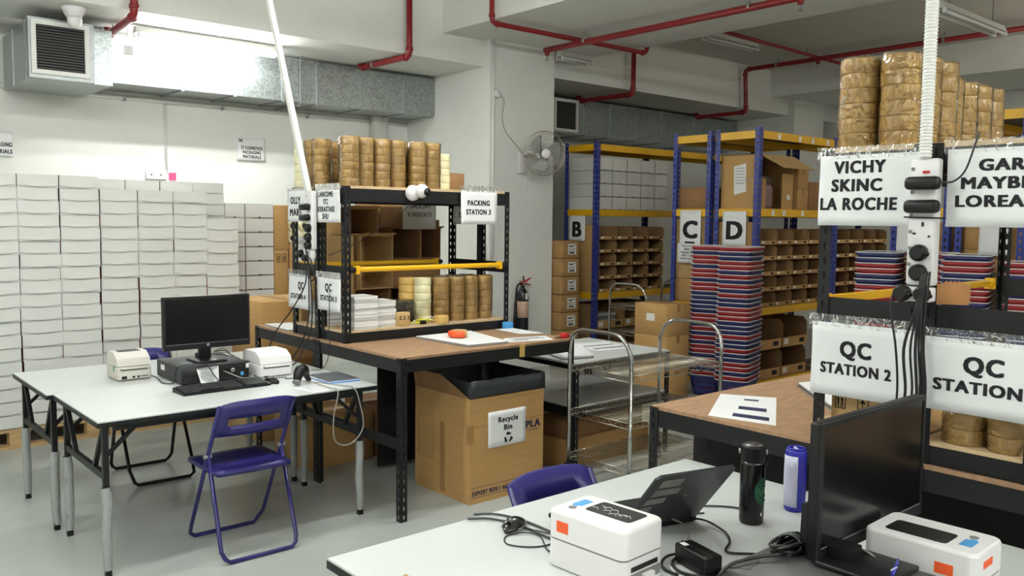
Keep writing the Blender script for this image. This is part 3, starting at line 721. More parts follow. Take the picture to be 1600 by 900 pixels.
mb.o('printed_lines',INKG,t)
cable('power_cable','black cable from the beige printer across the top of the left computer',[(1.60,5.12,.76),(1.63,4.95,.75),(1.61,4.80,.745),(1.655,4.75,.75),(1.66,4.72,.83),(1.72,4.70,.85),(1.80,4.66,.848),(1.83,4.645,.80),(1.86,4.63,.75)],.003,CABB)
cable('usb_cable','grey cable plugged into the front of the left computer',[(1.90,4.662,.80),(1.91,4.62,.795),(1.97,4.58,.765),(2.03,4.60,.755),(2.075,4.68,.76),(2.085,4.8,.75)],.003,CABG)
for k in range(7):
    x=2.075+.006*k
    cable('tangled_cable','thin black cable in the tangle behind the left computer',[(1.98,4.98+.02*k,.87-.01*k),(2.03,4.95,.88-.012*k),(x,4.92-.03*k,.80+.01*(k%3)),(2.09+.01*(k%2),4.80+.02*k,.75+.008*k),(2.14,4.93,.748),(2.25+.02*k,4.92+.01*k,.75),(2.40,4.90+.02*k,.747)],.0028,CABB if k%2 else CABG)['group']='tangled cables'
cable('mouse_cable','thin dark cable snaking between the mouse and the white printer',[(2.10,4.50,.745),(2.14,4.56,.745),(2.22,4.55,.745),(2.20,4.50,.745),(2.30,4.52,.745),(2.34,4.60,.745),(2.42,4.66,.746)],.0025,CABB)
# ================================================================== WORKBENCHES WITH SHELVES
BT=.912
def workbench(label,x0,x1,y0,y1,top=MDF,lower=True,low_y=None,panel=None,end_shade=False):
    t=thing('workbench',label,'workbench',((x0+x1)/2,(y0+y1)/2,0))
    for x,sx in ((x0,1),(x1,-1)):
        for y,sy in ((y0,1),(y1,-1)):
            slotted(MB(),(x,y,0),(sx,0,0),(0,sy,0),BT-.004,.042).o('leg',BLK,t,solid=.0025)
    for z0,z1,nm in ((.828,.898,'beam'),(.40,.46,'lower_beam')):
        for y in (y0+.003,y1-.013):
            if nm=='lower_beam' and not lower: continue
            MB().box(x0+.003,x1-.003,y,y+.01,z0,z1).box(x0+.003,x1-.003,y-.004,y+.014,z1-.012,z1).o(nm,BLK,t)
        for x in (x0+.003,x1-.013): MB().box(x,x+.01,y0+.015,y1-.015,z0,z1).o(nm,BLK,t)
    MB().box(x0+.004,x1-.004,y0+.004,y1-.004,.898,BT).o('board_top',top,t)
    if panel: MB().box(panel[0],panel[1],y1-.03,y1-.016,.03,.82).o('back_panel',BLKM,t)  # added black sheet, stands in for the shade under the bench
    if end_shade: MB().box(x0+.30,x0+.312,y0-.0024,y1+.0024,.03,.82).o('shade_panel',BLKM,t)  # black sheet added to darken the space below the bench top
    if lower:
        ya,yb=low_y or (y0+.02,y1-.02)
        MB().box(x0+.02,x1-.02,ya,yb,.46,.474).o('lower_board',MDF,t)
    return t
def shelf_unit(label,x0,x1,y0,y1,ztop,zmid,bars):
    t=thing('bench_shelf',label,'shelf',((x0+x1)/2,(y0+y1)/2,BT)); h=ztop-BT-.002
    for x,sx in ((x0,1),(x1,-1)):
        for y,sy in ((y0,1),(y1,-1)): slotted(MB(),(x,y,BT),(sx,0,0),(0,sy,0),h,.04).o('post',BLK,t,solid=.0025)
    for z0,z1,nm in ((ztop-.095,ztop-.016,'top_beam'),(BT+.002,BT+.06,'base_beam')):
        for y in (y0+.003,y1-.013): MB().box(x0+.003,x1-.003,y,y+.01,z0,z1).o(nm,BLK,t)
        for x in (x0+.003,x1-.013): MB().box(x,x+.01,y0+.014,y1-.014,z0,z1).o(nm,BLK,t)
    for x in (x0+.003,x1-.013): MB().box(x,x+.012,y0+.014,y1-.014,zmid-.075,zmid).o('mid_beam',BLK,t)
    MB().box(x0+.004,x1-.004,y0+.004,y1-.004,ztop-.016,ztop).o('top_board',MDFL,t)
    MB().box(x0+.004,x1-.004,y0+.004,y1-.004,BT+.06,BT+.072).o('base_board',MDFL,t)
    for y,xa,xb in bars:
        b=MB().rbox(xa,xb,y-.016,y+.016,zmid-.034,zmid-.002,.012,3).o('yellow_bar',YEL,t)
        for x in (xa,xb): MB().box(x-.012,x+.012,y-.02,y+.02,zmid-.045,zmid+.005).o('bar_bracket',YEL,b)
        for x in (xa-.03,xb+.03): MB().tube([(x,y-.026,zmid-.02),(x,y-.002,zmid-.02)],[.016,.02],10).o('clamp_knob',BLKS,b)
    return t
LX0,LX1=2.55,3.87
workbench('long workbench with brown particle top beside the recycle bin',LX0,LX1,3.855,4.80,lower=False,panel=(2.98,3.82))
workbench('workbench behind the station with brown top, nearest the white carton wall',LX0,LX1,4.805,5.69,lower=False)
workbench('workbench with brown top and printed label sheet behind the near desk',2.70,4.35,1.19,2.245,lower=False,end_shade=True)
workbench('dark workbench at the right picture edge below the tape rolls',2.70,4.35,.20,1.185,lower=False,end_shade=True)
LT,LM=1.857,1.374
shelf_unit('black slotted-angle bench shelf with yellow bar and front paper sign',LX0+.035,LX1,4.505,4.80,LT,LM,[(4.50,2.66,3.78)])
shelf_unit('black slotted-angle bench shelf behind the one with the front paper sign',LX0+.02,LX1,4.81,5.15,LT,LM,[(5.13,2.62,3.70)])
RT,RM=1.912,1.412
shelf_unit('black bench shelf at right carrying the upper left two-word brand sheet of three lines',2.715,4.34,1.185,1.53,RT,RM,[(1.55,2.80,4.28)])
shelf_unit('black bench shelf at the right picture edge above the wrapped tape rolls',2.715,4.34,.83,1.175,RT,RM,[(.815,2.80,4.28)])
# ------------------------------------------------------------------ signs of the left station
sx=LX0+.012
sign('paper_sign','taped paper sign of four printed lines at the top corner of the left shelf',(sx,4.80,1.637),*UY,.285,.205,
   [('LANCOME',.115,.155,.044,.17),('ITC',.115,.11,.044,.052),('KERASTASE',.12,.065,.044,.19),('SHU',.115,.022,.044,.068)],ph=.5,tape=True)
sign('paper_sign','paper sign reading OLLY MARS on the end of the left shelf',(sx-.01,5.165,1.637),*UY,.285,.21,
   [('OLLY',.105,.115,.062,.13),('MARS',.105,.04,.062,.15)],ph=1.5,tape=True)
sign('paper_sign','paper sign reading QC STATION 3 on the end of the left shelf',(sx,4.795,1.10),*UY,.285,.21,
   [('QC',.135,.12,.066,.08),('STATION 3',.14,.06,.046,.2)],ph=2.5,tape=True)
sign('paper_sign','paper sign reading QC STATION 4 behind the cables of the left shelf',(sx-.01,5.165,1.085),*UY,.295,.22,
   [('QC',.165,.125,.066,.08),('STATION 4',.13,.06,.046,.2)],ph=3.3,tape=True)
sign('paper_sign','white sign reading PACKING STATION 3 on the shelf front',(3.437,4.492,1.632),*UX,.307,.225,
   [('PACKING',.15,.125,.048,.19),('STATION 3',.15,.065,.048,.215)],wav=.006,ph=.8,tape=True)
sign('paper_sign','hanging sign seen from behind with mirrored words PACKING STATION 4',(3.423,5.155,1.59),*UX,.295,.205,
   [('PACKING',.15,.15,.045,.18),('STATION 4',.15,.09,.045,.21)],ph=.2,paper=PAPERT,ink=INKG,mirror=True)
sign('paper_sign','sign seen from behind with faint mirrored words OLLY MARS',(3.862,5.13,1.63),*UY,.27,.2,
   [('OLLY',.135,.12,.055,.12),('MARS',.135,.05,.055,.14)],ph=1.2,paper=PAPERT,ink=INKG,mirror=True)
# signs of the right station
rx=2.694
sign('paper_sign','big paper sign reading VICHY SKINC LA ROCHE on the right shelf end',(rx,1.525,1.655),*UY,.36,.23,
   [('VICHY',.138,.172,.055,.172),('SKINC',.13,.113,.055,.168),('LA ROCHE',.135,.052,.055,.255)],ph=.3,wav=.005,tape=True)
sign('paper_sign','big paper sign starting with GARNI at the right picture edge',(rx,1.108,1.655),*UY,.42,.23,
   [('GARNIER',.215,.165,.047,.255),('MAYBELLINE',.215,.113,.047,.35),('LOREAL PARIS',.22,.06,.047,.39)],ph=2.0,wav=.006,tape=True)
sign('paper_sign','big paper sign reading QC STATION 2 on the right shelf end',(rx,1.53,1.085),*UY,.365,.245,
   [('QC',.155,.135,.074,.105),('STATION 2',.155,.075,.05,.24)],ph=1.1,wav=.005,tape=True)
sign('paper_sign','big paper sign reading QC STATION 1 at the right picture edge',(rx,1.150,1.095),*UY,.42,.225,
   [('QC',.17,.125,.07,.11),('STATION 1',.18,.065,.05,.29)],ph=2.6,wav=.007,tape=True)
# ------------------------------------------------------------------ tape roll stacks
def tape_proto(n,m,r=.056,w=.049,wrap=True):
    t=thing('tape_stack','x','tape stack',(0,0,0))
    prof=[(.037,0.0),(r*.98,0.0),(r,.003),(r,w-.004),(r*.98,w-.0012),(.037,w-.0012),(.037,0.0)]
    me=MB().lathe(prof,n=22).mesh('roll',[m])
    for k in range(n):
        ob=bpy.data.objects.new('tape_roll',me); COL.objects.link(ob); ob.parent=t
        ob.location=(random.uniform(-.002,.002),random.uniform(-.002,.002),k*w)
    if wrap:
        mb=MB(); N=18; H=n*w; zs=[0.0,.01,H*.2,H*.4,H*.6,H*.8,H-.004,H+.004,H+.006]
        for iz,z in enumerate(zs):
            for j in range(N):
                a=2*math.pi*j/N; rr=(r+.004+random.uniform(-.0015,.004))*(1 if iz<len(zs)-2 else .92 if iz==len(zs)-2 else .35)
                mb.v.append(Vector((rr*math.cos(a),rr*math.sin(a),z+ (random.uniform(-.003,.003) if iz>5 else 0))))
        for iz in range(len(zs)-1):
            for j in range(N):
                mb.f.append((iz*N+j,iz*N+(j+1)%N,(iz+1)*N+(j+1)%N,(iz+1)*N+j)); mb.m.append(0); mb.s.append(True)
        mb.o('shrink_wrap',FILM,t)
    return t
TP={}
def tapes(kind,n,loc,label,group,r=.056):
    key=(kind,n,r)
    if key not in TP:
        t=tape_proto(n,TAPE if kind!='clear' else TAPEC,r,wrap=(kind=='wrap')); TP[key]=t
        t.location=loc; t['label']=label; t['group']=group; t.rotation_euler=(0,0,random.random()); return t
    return dup(TP[key],loc,random.uniform(0,6.28),label,group)
kx=-1; g='brown tape stacks on top of the left shelf'; lb='shrink-wrapped stack of brown tape rolls on top of the left shelf'
for x,y,n in [(2.655,4.57,6),(2.775,4.60,6),(2.895,4.60,6),(3.015,4.61,6),(3.165,4.60,6),(3.285,4.61,6),(2.72,4.70,6),(2.84,4.72,6),(2.96,4.73,6),(3.08,4.74,6),(3.2,4.74,6),(3.37,4.74,6),(2.645,5.0,6),(2.64,4.88,6),(2.77,5.0,6)]:
    kx+=1; tapes('wrap',n,(x,y,LT),'wrapped brown tape stack on the left shelf top, '+(ORL[kx]+' of the front row' if kx<6 else ORL[kx-6]+' of the middle row' if kx<12 else ORL[kx-12]+' of the rear corner group'),g,.0575)
for k,(x,y) in enumerate([(2.62,5.09),(2.74,5.10)]): tapes('clear',6,(x,y,LT),'stack of clear tape rolls at the rear left shelf corner, '+('left' if k==0 else 'right')+' of two','clear tape stacks on the shelf top')
tapes('clear',5,(3.47,4.745,LT),'stack of clear tape rolls right of the brown ones on the shelf top','clear tape stack')
carton('open brown carton on top of the left shelf, right of the tapes',3.70,3.86,5.0,5.14,LT,LT+.14,CARD3,tapez=False)
LB=BT+.072
for x,y in [(3.38,4.63),(3.50,4.62),(3.62,4.62),(3.74,4.62),(3.44,4.735),(3.56,4.735),(3.68,4.735)]:
    tapes('wrap',6,(x,y,LB),'wrapped brown tape stack on the lower left shelf level, '+ORL[round((x-3.32)/.06)]+' from left','brown tapes on the lower shelf level')
tapes('clear',6,(3.26,4.67,LB),'stack of clear tape rolls on the lower shelf level beside the brown ones','clear tapes lower level',.058)
tapes('bare',6,(3.19,4.75,LB),'unwrapped stack of tan tape rolls behind the clear ones','tan tapes lower level',.055)
o=tapes('bare',1,(3.325,4.545,LB),'single loose brown tape roll on the front of the lower shelf','loose tape roll',.05)
kx=-1; g='brown tape stacks on top of the right shelf'; lb='shrink-wrapped stack of brown tape rolls on top of the right shelf'
for x,y in [(2.785,1.445),(2.91,1.44),(3.035,1.435),(3.16,1.43),(3.285,1.43),(3.41,1.43),(3.535,1.425),(3.66,1.42),(3.785,1.42),(2.80,1.315),(2.93,1.31),(3.06,1.31)]:
    kx+=1; tapes('wrap',6,(x,y,RT),'wrapped brown tape stack on the right shelf top, '+(ORL[kx]+' from the left' if kx<9 else ORL[kx-9]+' of the hidden second row'),g,.0605)
RB=BT+.072
for x,y in [(2.80,1.065),(2.80,.935),(2.93,1.06),(2.93,.93)]:
    tapes('wrap',2,(x,y,RB),'low wrapped pair of tape rolls below the corner sign, '+('front' if x<2.85 else 'rear')+(' left' if y>1 else ' right'),'low wrapped tapes on the right shelf',.0605)
carton('pale carton with handling marks on the right shelf below the QC STATION 2 sign',2.76,3.05,1.235,1.49,RB,RB+.11,CARD2,marks=None,tapez=False)
c=[o for o in bpy.data.objects if o.get('label','').startswith('pale carton with handling marks')][0]
mb=MB()
for yb,k in ((1.475,0),(1.395,1)):
    zb=RB+.045; e=2.7585
    for a,b,cc,dd in ((0,.038,0,.003),(0,.038,.045,.048),(0,.003,0,.048),(.035,.038,0,.048)): mb.box(e,e+.0006,yb-b,yb-a,zb+cc,zb+dd)
    if k==0:
        for q in (.008,.022): mb.box(e,e+.0006,yb-q-.006,yb-q,zb+.01,zb+.03); mb.add([(e,yb-q+.003,zb+.03),(e,yb-q-.009,zb+.03),(e,yb-q-.003,zb+.04)],[(0,1,2)])
        mb.box(e,e+.0006,yb-.032,yb-.006,zb+.006,zb+.008)
    else:
        mb.add([(e,yb-.006,zb+.028),(e,yb-.03,zb+.028),(e,yb-.018,zb+.042)],[(0,1,2)]); mb.box(e,e+.0006,yb-.019,yb-.016,zb+.01,zb+.03); mb.box(e,e+.0006,yb-.016,yb-.008,zb+.008,zb+.011)
mb.o('handling_mark',INK,c)
# ------------------------------------------------------------------ open cartons used as cubby holes
def open_carton(label,x0,x1,y0,y1,z0,z1,m,inner=None,group='open cartons behind the left shelf',flap=True):
    t=thing('open_carton',label,'carton',((x0+x1)/2,(y0+y1)/2,z0),group); w=.006
    s=MB(); s.box(x0,x1,y0,y1,z0,z0+w); s.box(x0,x1,y0,y1,z1-w,z1); s.box(x0,x0+w,y0,y1,z0+w,z1-w); s.box(x1-w,x1,y0,y1,z0+w,z1-w)
    s.o('shell',m,t)
    MB().box(x0+w,x1-w,y1-.02,y1-.014,z0+w,z1-w).o('back_panel',inner or m,t)
    if flap: MB().add([(x0,y0,z1-.002),(x1,y0,z1-.002),(x1,y0-.05,z1+.015),(x0,y0-.05,z1+.015)],[(0,1,2,3)]).o('flap',m,t,solid=.004)
    return t
yA,yB=5.25,5.62
open_carton('open carton lying on its side, lower left of the cubby stack',3.09,3.38,yA,yB,BT,1.165,CARD,flap=False)
open_carton('open carton lying on its side, lower middle of the cubby stack',3.385,3.65,yA,yB,BT,1.165,CARD3,flap=False)
open_carton('large open carton lying on its side in the middle row of the cubby stack',3.12,3.385,yA-.03,yB,1.168,1.545,CARD2)
open_carton('open brown carton second from left in the middle row of the cubby stack',3.39,3.645,yA,yB,1.37,1.60,CARD3)
open_carton('open brown carton at the right end of the middle row of the cubby stack',3.65,3.83,yA,yB,1.37,1.595,CARD3)
carton('closed brown carton carrying the open cartons of the middle row',3.39,3.83,yA,yB,1.168,1.366,CARD3,tapez=False)
carton('closed brown carton under the right end of the cubby stack',3.655,3.84,yA,yB,BT,1.165,CARD3,tapez=False)
open_carton('open carton on the top row at the left of the cubby stack',2.99,3.28,yA,yB,1.55,1.735,CARD)
carton('closed brown carton in the top row beside the mirrored sign',3.31,3.58,yA,yB,1.604,1.79,CARD3,tapez=False)
carton('flat brown carton in the top row behind the mirrored sign',3.59,3.82,yA,yB,1.60,1.66,CARD3,tapez=False)
carton('pale carton at the very left of the cubby stack on the rear workbench',2.90,3.085,yA,yB,BT,1.545,CARD2,tapez=False)
# paper piles and small goods on lower shelf
def paper_pile(label,x0,x1,y0,y1,z0,n,th,group=None,m=PAPER):
    t=thing('paper_pile',label,'paper stack',((x0+x1)/2,(y0+y1)/2,z0),group)
    for k in range(n):
        a,b=random.uniform(-.004,.004),random.uniform(-.004,.004)
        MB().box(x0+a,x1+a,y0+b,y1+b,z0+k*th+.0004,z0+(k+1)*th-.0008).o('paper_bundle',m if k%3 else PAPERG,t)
paper_pile('pile of white paper bundles behind the left shelf front post',2.665,2.83,4.535,4.70,LB,11,.0185)
paper_pile('pile of white paper bundles beside the small carton on the lower shelf',2.84,2.985,4.57,4.72,LB,9,.0185)
paper_pile('pile of white paper inside the end of the left shelf',2.63,2.76,4.84,5.05,LB,7,.02)
paper_pile('high pile of curled white paper on the rear workbench shelf',2.65,2.82,5.18,5.28,1.34,8,.025)
carton('carton pedestal under the high paper pile',2.64,2.86,5.17,5.295,BT,1.338,CARD2,tapez=False)
carton('small brown carton with handling marks standing on the lower left shelf',2.985,3.065,4.525,4.585,LB,LB+.088,CARD2,tapez=False,marks='y')
t=thing('wrapped_bundle','dark bundle wrapped in crinkled film on the lower left shelf','bundle',(3.05,4.7,LB))
MB().rbox(3.0,3.18,4.64,4.79,LB,LB+.15,.018,3).o('bundle',WRAPD,t); MB().rbox(2.996,3.184,4.636,4.794,LB,LB+.154,.02,3).o('film',FILM,t)
t=thing('strap_coil','tangle of yellow packing strap on the lower left shelf','strap',(3.18,4.58,LB))
for k in range(7):
    r0=.05+.008*(k%3); cx_,cy_=3.14+.018*k,4.585+.008*(k%2)
    MB().tube([(cx_+r0*1.1*math.cos(a),cy_+.42*r0*math.sin(a),LB+.006+.005*k*(.6+.4*math.sin(a*2+k))) for a in [2*math.pi*i/20 for i in range(20)]],.0035,5,closed=True).o('strap_loop',YELS if k%3 else LABW,t)
MB().rbox(3.16,3.2,4.535,4.56,LB,LB+.025,.006,2).o('buckle',BLKS,t)
# dome camera on the shelf beam
t=thing('security_camera','white round security camera fixed to the left shelf top beam','security camera',(3.08,4.48,1.83))
MB().lathe([(0,0),(.045,0),(.05,.01),(.048,.03),(.03,.045),(0,.048)],(3.06,4.507,1.825),20,axis='y').o('mount',WPLAS,t)
MB().lathe([(0,-.045),(.02,-.042),(.038,-.025),(.045,0),(.038,.025),(.02,.04),(0,.045)],(3.10,4.45,1.838),20,axis='y').o('camera_ball',WPLAS,t)
MB().lathe([(0,0),(.024,0),(.026,.006),(0,.012)],(3.112,4.41,1.83),16,axis='y').o('lens',BLKS,t)
# bench top: sheet stacks, tape, notes
def sheets(name,label,q,z0,n,th,m=PAPER,marks=None):
    t=thing(name,label,'paper',(q[0][0],q[0][1],z0))
    for k in range(n):
        dx,dy=(random.uniform(-.008,.008),random.uniform(-.008,.008)) if k<n-1 else (0,0)
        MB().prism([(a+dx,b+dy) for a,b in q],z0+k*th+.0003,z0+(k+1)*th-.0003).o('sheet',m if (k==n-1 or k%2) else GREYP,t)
    if marks:
        mb=MB(); zt=z0+n*th
        P=[Vector((*p,0)) for p in q]
        for u0,u1,v0,v1 in marks:
            f=lambda u,v:(P[0]*(1-u)*(1-v)+P[1]*u*(1-v)+P[2]*u*v+P[3]*(1-u)*v)
            a,b,c,d_=[f(*w) for w in ((u0,v0),(u1,v0),(u1,v1),(u0,v1))]
            mb.prism([(p.x,p.y) for p in (a,b,c,d_)],zt-.0002,zt+.0004)
        mb.o('printed_bars',INKB,t)
    return t
sheets('sheet_stack','stack of large white boards on the brown bench under the orange tape',[(3.06,4.45),(3.09,3.95),(3.38,3.93),(3.50,4.46)],BT,4,.004)
sheets('label_sheet','white label sheet with dark bars at the right front of the brown bench',[(3.40,3.97),(3.72,3.885),(3.80,4.05),(3.50,4.12)],BT,1,.002,marks=[(.1,.5,.25,.33),(.2,.9,.5,.6),(.1,.8,.75,.8)])
sheets('sheet_stack','white sheets at the back right corner of the brown bench',[(3.70,4.20),(3.85,4.12),(3.86,4.44),(3.72,4.46)],BT,2,.004)
sheets('label_sheet','white label sheet with dark bars on the far bench behind the near desk',[(2.73,1.98),(2.79,1.72),(3.24,2.0),(3.12,2.20)],BT,1,.002,marks=[(.35,.9,.1,.22),(.4,.85,.4,.52),(.45,.7,.78,.84)])
sheets('sheet_stack','stack of white boards on the far bench left of the QC STATION 2 sign',[(3.10,1.62),(3.28,1.60),(3.75,2.02),(3.55,2.08)],BT,4,.005)
t=thing('wrapped_tape','tape roll partly wrapped in orange film on the white boards','tape roll',(3.24,4.25,BT+.016))
MB().lathe([(.037,.0),(.05,.0),(.05,.045),(.037,.045),(.037,0)],(3.24,4.24,BT+.0165),20).o('roll',CARD2,t)
MB().tube([(3.24+.052*math.cos(a),4.24+.052*math.sin(a),BT+.039) for a in [math.radians(q) for q in range(60,275,12)]],.023,6).o('orange_film',ORNG,t)
t=thing('red_tape_holder','small red tape dispenser at the right corner of the brown bench','dispenser',(3.83,3.92,BT))
MB().rbox(3.80,3.86,3.885,3.925,BT,BT+.03,.004,1).o('body',REDG,t); MB().rbox(3.76,3.80,3.90,3.925,BT,BT+.022,.004,1).o('arm',CARD3,t)
tag(MB().rbox(3.80,3.865,4.44,4.49,BT,BT+.05,.006,2).o('blue_block',LBLUE),'small blue block beside the right foot of the left shelf','block')
tag(MB().box(3.405,3.445,3.8515,3.8545,BT-.075,BT+.001).o('masking_tape_tab',TAPE),'yellow masking tape tab stuck on the brown bench edge','tape')
for k,(x,y) in enumerate([(2.75,4.0),(2.95,4.0),(2.92,3.93),(3.0,4.05),(2.7,3.92),(3.02,3.90)]):
    tag(MB().prism([(x,y),(x+.045,y+.01),(x+.04,y+.022),(x+.004,y+.014)],BT+.0003,BT+.0016).o('tape_scrap',CARD2),'torn tape scrap stuck on the brown bench top','tape scrap','tape scraps on the bench')
# comb-edged wooden board on the right shelf
cx0=3.0; P=[]
tag(MB().prism([(0,0),(.155,0)]+[( .155+ (.006 if i%2 else 0),.012+i*.0075) for i in range(12)]+[(.12-.009*i, .105+ (.008 if i%2 else 0)) for i in range(9)]+[(0.0,.075)],0,.008,plane='xz').xf(Matrix.Translation((2.76,1.165,RM-.0))@Matrix.Rotation(math.radians(-62),4,'Z')@Matrix.Diagonal((.66,1,.66,1))).o('saw_edged_board',mat('board_orange',srgb(196,140,90),.8,noise=.1,nscale=12)),'toothed brown cardboard tool tucked behind the right power strip','board')

sheets('sheet_stack','white sheets at the far left corner of the rear workbench',[(2.58,5.25),(2.75,5.22),(2.78,5.60),(2.60,5.64)],BT,2,.005)
# ================================================================== RECYCLE BIN BOX
rb=thing('recycle_box','tall brown carton used as recycle bin with a black liner','carton',(3.3,4.13,0))
x0,x1,y0,y1=3.02,3.60,3.845,4.40; H=.625; w=.006
MB().box(x0,x1,y0,y1,0,w).o('bottom',CARD,rb)
MB().box(x0,x1,y0,y0+w,w,H).o('front_panel',CARD,rb)
MB().box(x0,x1,y1-w,y1,w,H).o('back_panel',CARD,rb)
MB().box(x0,x0+w,y0+w,y1-w,w,H).o('side_panel',CARD,rb); MB().box(x1-w,x1,y0+w,y1-w,w,H).o('side_panel',CARD,rb)
MB().add([(x0+.002,y0+.01,H),(x0+.002,y1,H),(x0-.012,y1,.735),(x0-.012,y0+.27,.738),(x0-.006,y0+.10,.668)],[(0,1,2,3,4)]).o('raised_flap',CARD3,rb,solid=.005)
MB().add([(x0,y1-.002,H),(x1,y1-.002,H),(x1,y1+.03,.75),(x0,y1+.03,.75)],[(0,1,2,3)]).o('raised_flap',BAG,rb,solid=.005)
ln=MB(); n=16
def ring(z,off,j): return [(x0+off,y0+off,z),(x1-off,y0+off,z),(x1-off,y1-off,z),(x0+off,y1-off,z)]
vs=[];rows=[(.10,.03),(.45,.02),(.70,.006),(.726,-.004)]
def per(off,z,n=10,jit=.004):
    P=[]; c=[(x0+off,y0+off),(x1-off,y0+off),(x1-off,y1-off),(x0+off,y1-off)]
    for k in range(4):
        a,b=Vector(c[k]),Vector(c[(k+1)%4])
        for i in range(n): q=a.lerp(b,i/n); P.append((q.x,q.y,z+random.uniform(-jit,jit)))
    return P
for z,off in rows: vs+=per(off,z)
N=40
ln.add(vs,[(r*N+i,r*N+(i+1)%N,(r+1)*N+(i+1)%N,(r+1)*N+i) for r in range(len(rows)-1) for i in range(N)]+[tuple(range(N))],0,True)
ln.o('bin_liner',BAG,rb)
fo=MB(); P=[]
for z,yy,j in ((.728,y0-.002,.003),(.69,y0-.008,.002),(.632,y0-.007,.006)):
    for i in range(13): P.append((x0+.004+(x1-x0-.002)*i/12,yy+random.uniform(-.002,.002),z+random.uniform(-j,j)))
for z,xx in ((.728,x1+.002),(.69,x1+.007),(.62,x1+.006)):
    for i in range(13): P.append((xx,y0-.004+(y1-y0)*i/12,z))
fo.add(P,[(r*13+i,r*13+i+1,(r+1)*13+i+1,(r+1)*13+i) for r in (0,1,3,4) for i in range(12)],0,True)
fo.o('liner_cuff',BAG,rb,solid=.002)
e=y0-.0008
MB().box(x0+.02,x1-.02,e,e+.0006,.455,.458).box(x0+.02,x1-.012,e,e+.0006,.600,.602).o('fold_line',CARD3,rb)
MB().box(x0-.001,x0+.03,y0-.001,y0+.03,.36,.47).o('corner_tape',PTAPE,rb)
MB().box(x0-.0012,x0,y0+.24,y0+.29,.02,.45).o('tape_strip',PTAPE,rb)
MB().box(x0-.001,x0-.0003,y0+.36,y0+.363,.2,.47).box(x0-.001,x0-.0003,y0+.52,y0+.523,.2,.47).box(x0-.001,x0-.0003,y0+.36,y0+.523,.2,.203).box(x0-.001,x0-.0003,y0+.36,y0+.523,.467,.47).o('printed_frame',CARD3,rb)
MB().box(x0+.01,x0+.43,e,e+.0006,.094,.0965).box(x0+.01,x0+.43,e,e+.0006,.036,.0385).o('printed_rule',INKB,rb)
lettering(rb,(x0,y0-.0002,0),(1,0,0),(0,0,1),[('EXPORT BOX /',.125,.05,.036,.215),('กล่องส่งออก',.335,.05,.036,.17),('PLA',.49,.395,.062,.12)],INKB,name='printed_words')
MB().box(3.47,3.56,e,e+.0006,.375,.378).o('printed_rule',INKB,rb)
rs=sign('paper_sign','paper sign reading Recycle Bin with recycling arrows on the tall carton',(3.152,y0-.003,.317),*UX,.298,.215,
   [('Recycle',.155,.145,.045,.155),('Bin',.155,.095,.045,.065)],ph=.4,wav=.002)
mb=MB()
for k in range(3):
    a0=math.radians(90+120*k); R=lambda r,a:(3.152+.155+r*math.cos(a),.317+.045+r*math.sin(a))
    for pts in ([R(.018,a0-.75),R(.034,a0-.75),R(.035,a0+.15),R(.019,a0+.15)],[R(.012,a0+.15),R(.042,a0+.15),R(.027,a0+.75)]):
        mb.add([(p[0],y0-.0085,p[1]) for p in pts],[tuple(range(len(pts)))])
mb.o('recycling_arrows',INK,rs)
# ================================================================== WIRE TROLLEY
def trolley(label,x0,x1,y0,y1):
    t=thing('wire_trolley',label,'trolley',(0,0,0),None)
    R=.0125
    for x in (x0,x1):
        s=-1 if x==x0 else 1
        P=[(x,y0,.09),(x,y0,.80)]+[(x+s*.0,y0+.0,.86),(x+s*.012,y0+.03,.94),(x+s*.016,y0+.09,.985),(x+s*.016,y0+.17,.995),(x+s*.016,y1-.17,.995),(x+s*.016,y1-.09,.985),(x+s*.012,y1-.03,.94),(x,y1,.86)]+[(x,y1,.80),(x,y1,.09)]
        MB().tube(P[:2]+catmull(P[1:-1],4)+P[-1:],R,12).o('handle_post',CHROME,t)
    for zt in (.755,.475,.195):
        d=MB(); rr=.0028
        for z in (zt,zt-.035):
            c=[(x0,y0,z),(x1,y0,z),(x1,y1,z),(x0,y1,z)]
            for k in range(4): d.tube([c[k],c[(k+1)%4]],.0035,6)
        dk=d.o('deck_rim',CHROMW,t)
        z=MB()
        for (a,b) in (((x0,y0),(x1,y0)),((x1,y0),(x1,y1)),((x1,y1),(x0,y1)),((x0,y1),(x0,y0))):
            L=math.hypot(b[0]-a[0],b[1]-a[1]); n=int(L/.045)
            pts=[(a[0]+(b[0]-a[0])*i/n,a[1]+(b[1]-a[1])*i/n,zt-(.0 if i%2 else .035)) for i in range(n+1)]
            z.tube(pts,.0022,5)
        z.o('zigzag_truss',CHROMW,dk)
        g=MB()
        n=int((x1-x0)/.028)
        for i in range(1,n): x=x0+(x1-x0)*i/n; g.tube([(x,y0,zt+.002),(x,y1,zt+.002)],.0018,4)
        for j in range(1,4): y=y0+(y1-y0)*j/4; g.tube([(x0,y,zt-.003),(x1,y,zt-.003)],.003,5)
        g.o('wire_grid',CHROMW,dk,kind='stuff')
    for x in (x0,x1):
        for y in (y0,y1):
            w=MB().cyl((x-.012,y+.02,.05),(x+.012,y+.02,.05),.05,18).o('caster_wheel',BLKS,t)
            MB().box(x-.02,x-.014,y-.015,y+.04,.04,.095).box(x+.014,x+.02,y-.015,y+.04,.04,.095).box(x-.022,x+.022,y-.02,y+.045,.09,.1).o('caster_fork',GREYP,w)
            MB().cyl((x,y,.096),(x,y,.125),.028,14).o('bumper',BLKS,w)
    return t
tr=trolley('chrome wire trolley with three decks in front of the stacked brown cartons',3.78,4.66,3.29,3.80)
dup(tr,(3.17,2.58,0),0,'second chrome trolley half hidden behind the stacked brown cartons')
